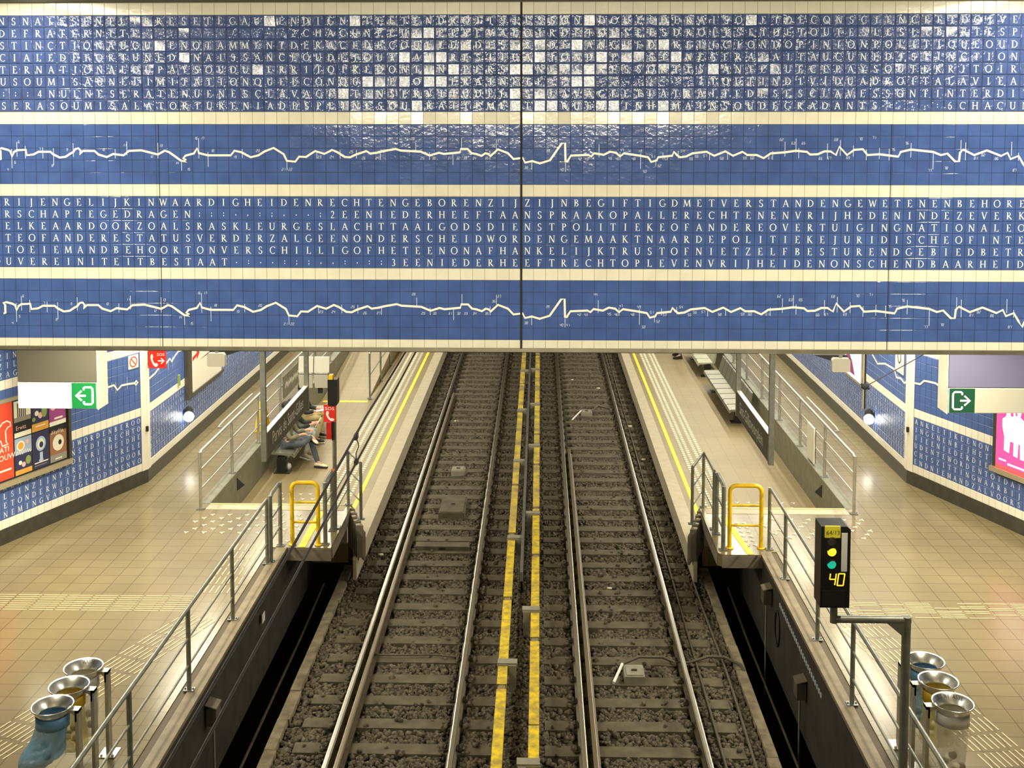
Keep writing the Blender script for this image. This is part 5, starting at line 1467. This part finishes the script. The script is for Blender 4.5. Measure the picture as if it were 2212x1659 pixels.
t = thing('wall_sign', 'narrow cream sign with a dark figure on the right wall near the bend', 'sign', (6.91, 21.7, 2.9))
fl = Frame((6.908, 22.0, 0), (0, -1, 0))
mb = MB(); fl.rect(mb, 0, .5, 2.98, 3.5, 0, .012); mb.build('panel', 'poster_paper', t)
mb = MB(); fl.line(mb, [(.25 + .09 * math.cos(q), 3.3 + .13 * math.sin(q)) for q in np.linspace(0, 2 * PI, 15)], .03, .012); mb.build('symbol', 'blackm', t)
mb = MB(); mb.box(-7.385, -7.35, 22.75, 22.83, 2.40, 2.62)
tag(mb.build('wall_fitting', 'poster_green'), 'small green fitting on the blue tiles of the straight left wall', 'fitting')


def wall_lamp(x, y, z, s, label):
    t = thing('wall_lamp', label, 'lamp', (x, y, z))
    mb = MB(); mb.sphere((x + s * .085, y + .07, z + .045), .115, 16, 12, 0, (.7, 1, 1)); mb.build('hood', 'blackm', t)
    mb = MB(); mb.sphere((x + s * .12, y - .06, z - .03), .105, 16, 12); mb.build('bulb', 'lamp', t)
    mb = MB(); mb.box(*sorted((x, x + s * .05)), y - .05, y + .05, z, z + .1); mb.build('wall_mount', 'black', t)
    d = bpy.data.lights.new('wall_lamp_light', 'POINT'); d.energy = .8; d.shadow_soft_size = .1; d.color = (1, .94, .8)
    o = bpy.data.objects.new('lamp', d); COL.objects.link(o); o.location = (s * .28, -.05, -.02); o.parent = t


wall_lamp(-7.38, 23.1, 1.72, 1, 'round bright lamp with black hood low on the left wall')
wall_lamp(6.91, 23.35, 1.69, -1, 'round bright lamp with black hood low on the right wall')
for s, fw_, L0, lab in ((1, fwl, Lwl, 'left'), (-1, fwr, 0, 'right')):
    mb = MB(); x = L0 - .02 if lab == 'left' else .02
    fw_.rect(mb, x - .02, x + .02, 1.98, 2.08, .01, .05)
    tag(mb.build('corner_hook', 'black'), 'small black hook on the corner of the %s wall' % lab, 'hook')
# notice boards hung on the walkway railings
t = thing('notice_board', 'pale lettered board hung on the left walkway railing behind the station sign', 'board', (-5.9, 26.6, 1.4))
mb = MB(); mb.box(-5.91, -5.89, 25.7, 27.5, 1.42, 1.92); mb.build('board', 'greenwall', t)
fl = Frame((-5.889, 25.7, 0), (0, 1, 0)); mb = MB(); fl.line(mb, [(.2 + .07 * i, 1.66 + (.06 if i % 2 else -.05) * (1 + .4 * math.sin(i * 2.1))) for i in range(20)], .05, .001); mb.build('lettering', 'poster_paper', t)
t = thing('notice_board', 'plain cream board hung on the right walkway railing', 'board', (5.45, 22.6, 1.1))
mb = MB(); mb.box(5.40, 5.43, 22.2, 22.75, 1.05, 1.75); mb.build('board', 'poster_paper', t)
mb = MB(); mb.box(5.43, 5.445, 22.2, 22.75, 1.05, 1.75); mb.build('backing', 'frame_dk', t)
t = thing('floor_sign', 'yellow folding floor sign standing on the left walkway behind the sign post', 'sign', (-6.1, 24.6, ZF))
for s in (-1, 1):
    mb = MB(); mb.add([(-6.25, 24.6 + s * .16, ZF), (-5.98, 24.6 + s * .16, ZF), (-6.04, 24.6 + s * .01, ZF + .62), (-6.19, 24.6 + s * .01, ZF + .62),
                       (-6.25, 24.6 + s * .18, ZF), (-5.98, 24.6 + s * .18, ZF), (-6.04, 24.6 + s * .03, ZF + .62), (-6.19, 24.6 + s * .03, ZF + .62)],
                      [(0, 1, 2, 3), (7, 6, 5, 4), (0, 4, 5, 1), (1, 5, 6, 2), (2, 6, 7, 3), (3, 7, 4, 0)])
    mb.build('panel', 'yellow', t)

# ================================================================== BENCHES
def bench(x, s, y0, n, pitch, label, m, legs):
    """seats along y, backs towards the retaining wall; s = direction the sitter faces"""
    t = thing('bench', label, 'bench', (x, y0, ZP))
    for i in range(n):
        y = y0 + i * pitch
        mb = MB()
        pr = [(0, .0), (.42, -.03), (.46, -.07), (.48, -.06), (.44, .02), (.05, .03), (-.06, .42), (-.10, .43), (-.02, .0)]
        mb.prism(pr, (x, y, ZP + .42), (s, 0, 0), (0, 0, 1), (0, pitch * .90, 0))
        mb.build('seat', m, t)
        mb = MB(); mb.box(*sorted((x + s * .425, x + s * .455)), y, y + pitch * .90, ZP + .405, ZP + .432)
        mb.box(*sorted((x - s * .10, x - s * .06)), y, y + pitch * .90, ZP + .845, ZP + .862)
        mb.build('seat_edge', 'inox', t)
    mb = MB(); mb.box(*sorted((x + s * .10, x + s * .26)), y0, y0 + n * pitch, ZP + .30, ZP + .37); mb.build('beam', 'black', t)
    for y in legs:
        mb = MB(); mb.box(*sorted((x + s * .08, x + s * .28)), y - .07, y + .07, ZP + .02, ZP + .31); mb.box(*sorted((x + s * .02, x + s * .36)), y - .12, y + .12, ZP, ZP + .02)
        mb.build('leg', 'black', t)


bench(-5.68, 1, 23.65, 8, .52, 'dark metal bench with separate seats where the people sit on the left platform', 'seatmetal', (23.78, 27.4))
bench(5.12, -1, 27.6, 8, .56, 'row of grey metal seats on the right platform behind the hanging sign', 'seatmetal', (28.1, 31.3))
bench(5.10, -1, 33.0, 5, .62, 'row of pale green rounded seats farther along the right platform', 'seatpale', (33.2, 35.6))
mb = MB(); mb.lathe([(.001, 0), (.06, 0), (.09, .07), (.085, .13), (.06, .15), (.001, .12)], 12, (-5.44, 23.95, ZP), 0, lambda X_, Y_, Z_, a, i: (X_ * (1 + .15 * math.sin(3 * a + i)), Y_ * (1 + .15 * math.cos(4 * a)), Z_))
tag(mb.build('paper_bag', 'white'), 'crumpled white paper bag on the floor beside the leg of the left bench', 'bag')


# ================================================================== PEOPLE
def skin(name, nodes, edges, m, parent, sub=2):
    me = bpy.data.meshes.new(name)
    q = wloc(parent)
    me.from_pydata([(n[0] - q.x, n[1] - q.y, n[2] - q.z) for n in nodes], edges, [])
    me.materials.append(M[m])
    o = bpy.data.objects.new(name, me)
    COL.objects.link(o)
    md = o.modifiers.new('skin', 'SKIN')
    md.use_smooth_shade = True
    for i, sv in enumerate(me.skin_vertices[0].data):
        r = nodes[i][3]
        sv.radius = (r, r) if not isinstance(r, tuple) else r
        sv.use_root = (i == 0)
    sb = o.modifiers.new('subsurf', 'SUBSURF'); sb.levels = sub; sb.render_levels = sub
    o.parent = parent
    return o


def chain(k, n):
    return [(i, i + 1) for i in range(k, k + n - 1)]


def shoe(m, sole, ank, d, parent, s=1.0):
    """shoe at the ankle point ank with toe direction d"""
    d = Vector(d).normalized(); ank = Vector(ank)
    up = Vector((0, 0, 1)); up = (up - d * up.dot(d)).normalized()
    side = d.cross(up)
    mb = MB()
    secs = [(-.07, .040, .07), (-.02, .043, .09), (.05, .043, .085), (.12, .050, .060), (.18, .046, .045), (.22, .022, .03)]
    vs = []
    for a, w, h in secs:
        for k in range(10):
            q = 2 * PI * k / 10
            vs.append(ank + d * a * s + side * (w * math.cos(q)) * s + up * (-.075 + h * .5 + h * .5 * math.sin(q)) * s)
    fs = [(i * 10 + k, i * 10 + (k + 1) % 10, (i + 1) * 10 + (k + 1) % 10, (i + 1) * 10 + k) for i in range(5) for k in range(10)] + [tuple(range(9, -1, -1)), tuple(range(50, 60))]
    mb.add(vs, fs, 0, True)
    pr = [(-.08, .042), (.0, .046), (.10, .052), (.17, .050), (.225, .024), (.225, -.024), (.17, -.050), (.10, -.052), (0, -.046), (-.08, -.042)]
    mb.prism([(a * s, b * s) for a, b in pr], ank - up * .098 * s, d, side, up * .028 * s, 1)
    return mb.build('shoe', [m, sole], parent)


def hand(nodes_wrist, d, m, parent, s=1.0):
    """palm with four curled fingers and a side thumb, as one skinned mesh"""
    w = Vector(nodes_wrist); d = Vector(d).normalized()
    up = Vector((0, 0, 1)); up = (up - d * up.dot(d)).normalized(); sd = d.cross(up)
    N = [(*w, .026), (*(w + d * .05), .034), (*(w + d * .085), .036)]
    E = [(0, 1), (1, 2)]
    for i, (off, ln) in enumerate(((-.032, .062), (-.011, .074), (.011, .070), (.032, .055))):
        b = w + d * .09 + sd * off
        k = len(N)
        N += [(*b, .0115), (*(b + d * ln * .45 - up * .006), .0100), (*(b + d * ln * .75 - up * .026), .009), (*(b + d * ln * .85 - up * .048), .008)]
        E += [(2, k), (k, k + 1), (k + 1, k + 2), (k + 2, k + 3)]
    k = len(N)
    N += [(*(w + d * .04 - sd * .04), .013), (*(w + d * .075 - sd * .055 - up * .012), .0105), (*(w + d * .10 - sd * .045 - up * .03), .009)]
    E += [(1, k), (k, k + 1), (k + 1, k + 2)]
    return N, E


def person(label, hip, lean, legs, arms, cl, look, hairc='hair', seated=True, shoes=True):
    """hip: pelvis point. legs: [(knee, ankle, toe dir)] x2 ; arms: [(elbow, wrist, hand dir)] x2 ; cl: (trousers, jacket, shoe, sole)"""
    t = thing('person', label, 'person', (hip[0], hip[1], ZP))
    H = Vector(hip); L = Vector(lean)
    fwd = Vector(look); fwd.z = 0; fwd.normalize(); sd = Vector((-fwd.y, fwd.x, 0))
    chest = H + L * .30; neck = H + L * .50; head = H + L * .58 + fwd * .03
    N = [(*H, .12), (*(H + L * .15), .115), (*chest, .125), (*neck, .055), (*(head + Vector((0, 0, .02))), .062), (*(head + Vector((0, 0, .09)) + fwd * .01), .085), (*(head + Vector((0, 0, .16)) + fwd * .005), .072)]
    E = [(0, 1), (1, 2), (2, 3), (3, 4), (4, 5), (5, 6)]
    tr = [(*H, .135)]; te = []
    jk = [(*(H + L * .02), .135), (*(H + L * .16), .135), (*chest, .145), (*(H + L * .45), .085)]
    je = [(0, 1), (1, 2), (2, 3)]
    for i, (kn, an, toe) in enumerate(legs):
        s = 1 if i == 0 else -1
        h = H + sd * s * .09 + fwd * .03
        kn, an = Vector(kn), Vector(an)
        k = len(N)
        N += [(*h, .085), (*kn, .055), (*(kn.lerp(an, .35)), .052), (*an, .036), (*(an + Vector(toe).normalized() * .12 - Vector((0, 0, .03))), .03)]
        E += [(0, k), (k, k + 1), (k + 1, k + 2), (k + 2, k + 3), (k + 3, k + 4)]
        k = len(tr)
        tr += [(*h, .100), (*(h.lerp(kn, .55)), .088), (*kn, .074), (*(kn.lerp(an, .4)), .068), (*(kn.lerp(an, .99)), .056)]
        te += [(0, k), (k, k + 1), (k + 1, k + 2), (k + 2, k + 3), (k + 3, k + 4)]
    for i, (el, wr_, hd_) in enumerate(arms):
        s = 1 if i == 0 else -1
        sh = H + L * .44 + sd * s * .17
        el, wr_ = Vector(el), Vector(wr_)
        k = len(N)
        N += [(*sh, .055), (*el, .040), (*(el.lerp(wr_, .9)), .028)]
        E += [(2, k), (k, k + 1), (k + 1, k + 2)]
        k0 = len(N)
        hn, he = hand(wr_, hd_, 'skin', t)
        N += hn; E += [(a + k0, b + k0) for a, b in he] + [(k0 - 1, k0)]
        k = len(jk)
        jk += [(*sh, .070), (*(sh.lerp(el, .5)), .062), (*el, .055), (*(el.lerp(wr_, .88)), .044)]
        je += [(2, k), (k, k + 1), (k + 1, k + 2), (k + 2, k + 3)]
    skin('body', N, E, 'skin', t)
    skin('trousers', tr, te, cl[0], t)
    skin('jacket', jk, je, cl[1], t)
    for kn, an, toe in legs: shoe(cl[2], cl[3], an, toe, t)
    # face and hair
    hc = head + Vector((0, 0, .09)) + fwd * .01
    mb = MB()
    for s in (-1, 1): mb.sphere(hc + fwd * .080 + sd * s * .03 + Vector((0, 0, .012)), .010, 8, 6)
    mb.build('eyes', 'white', t)
    mb = MB(); mb.prism([(-.012, 0), (.012, 0), (.0, .045)], hc + fwd * .080 + Vector((0, 0, -.03)), sd, Vector((0, 0, 1)), fwd * .022); mb.build('nose', 'skin', t)
    mb = MB(); mb.obox(hc + fwd * .078 + Vector((0, 0, -.05)), sd * .022, fwd * .006, Vector((0, 0, .005))); mb.build('mouth', 'poster_pink', t)
    mb = MB()
    for s in (-1, 1): mb.sphere(hc + sd * s * .085, .022, 8, 6, 0, (.7, .7, 1.2))
    mb.build('ears', 'skin', t)
    mb = MB()
    n, m_ = 16, 9
    vs = []
    for i in range(m_ + 1):
        ph = (PI * .60) * i / m_
        for k in range(n):
            a = 2 * PI * k / n
            dv = fwd * math.cos(a) + sd * math.sin(a)
            lim = ph if math.cos(a) < .2 else ph * (1 - .45 * (math.cos(a) - .2))
            vs.append(hc + Vector((0, 0, .02)) + dv * (.100 * math.sin(lim)) + Vector((0, 0, .108 * math.cos(lim))) - fwd * .012)
    fs = [(i * n + k, i * n + (k + 1) % n, (i + 1) * n + (k + 1) % n, (i + 1) * n + k) for i in range(m_) for k in range(n)]
    mb.add(vs, fs, 0, True); mb.build('hair', hairc, t)
    return t


SZ = ZP + .54
person('person nearest on the left bench in dark jeans, one ankle on the other knee', (-5.46, 24.12, SZ), (-.08, .02, 1.22),
       [((-5.00, 24.34, SZ + .03), (-4.80, 24.12, ZP + .105), (1, -.25, 0)), ((-5.06, 23.86, SZ + .06), (-4.94, 24.16, SZ + .14), (.75, -.45, -.35))],
       [((-5.30, 24.42, SZ + .17), (-5.08, 24.36, SZ + .22), (1, -.2, .1)), ((-5.34, 23.85, SZ + .16), (-5.14, 23.98, SZ + .22), (1, .3, .1))],
       ('denim_dk', 'olive', 'shoe_cream', 'shoe_black'), (1, -.15, 0))
person('second person on the left bench in pale jeans with grey shoes tucked under the seat', (-5.50, 24.85, SZ), (-.10, 0, 1),
       [((-4.99, 24.98, SZ + .05), (-5.20, 24.98, ZP + .11), (.9, 0, -.15)), ((-4.98, 24.74, SZ + .07), (-5.22, 24.72, ZP + .12), (.85, -.1, -.2))],
       [((-5.30, 25.12, SZ + .18), (-5.05, 24.98, SZ + .22), (1, -.3, .2)), ((-5.30, 24.58, SZ + .18), (-5.06, 24.76, SZ + .24), (1, .3, .2))],
       ('denim_lt', 'darkcloth', 'display', 'sole_white'), (1, -.1, 0))
person('third person on the left bench in khaki trousers and black and white shoes', (-5.52, 26.30, SZ), (-.16, 0, 1),
       [((-5.10, 26.42, SZ + .05), (-5.24, 26.52, ZP + .11), (1, -.35, 0)), ((-5.09, 26.08, SZ + .04), (-5.22, 26.02, ZP + .11), (1, -.35, 0))],
       [((-5.46, 26.58, SZ + .16), (-5.24, 26.42, SZ + .17), (1, -.2, .0)), ((-5.46, 26.02, SZ + .16), (-5.26, 26.16, SZ + .17), (1, .2, .0))],
       ('khaki', 'darkcloth', 'shoe_black', 'sole_white'), (1, -.05, 0))
t = thing('tablet', 'white edged dark tablet held by the second person on the left bench', 'tablet', (-4.95, 25.0, SZ + .25))
mb = MB(); mb.obox((-4.93, 24.93, SZ + .27), (.06, 0, .10), (0, .09, .0), (.008, 0, -.005)); mb.build('screen', 'blackm', t)
mb = MB(); mb.obox((-4.925, 24.83, SZ + .27), (.065, 0, .108), (0, .012, .0), (.010, 0, -.006)); mb.build('edge', 'white', t)
mb = MB(); mb.obox((-5.12, 26.14, SZ + .20), (.10, 0, .02), (0, .08, 0), (0, 0, .004))
tag(mb.build('paper_sheet', 'white'), 'white paper held on the lap of the person in khaki trousers', 'paper')
person('person standing far up the right platform, only shoes and trouser legs showing', (4.42, 35.9, ZP + .92), (0, 0, 1),
       [((4.40, 35.74, ZP + .50), (4.42, 35.6, ZP + .11), (-1, -.2, 0)), ((4.42, 36.05, ZP + .50), (4.46, 36.1, ZP + .11), (-1, -.1, 0))],
       [((4.30, 35.65, ZP + 1.15), (4.22, 35.68, ZP + .95), (-.6, 0, -.8)), ((4.45, 36.16, ZP + 1.15), (4.35, 36.12, ZP + .95), (-.6, 0, -.8))],
       ('poster_grey', 'darkcloth', 'shoe_black', 'shoe_black'), (-1, -.1, 0))
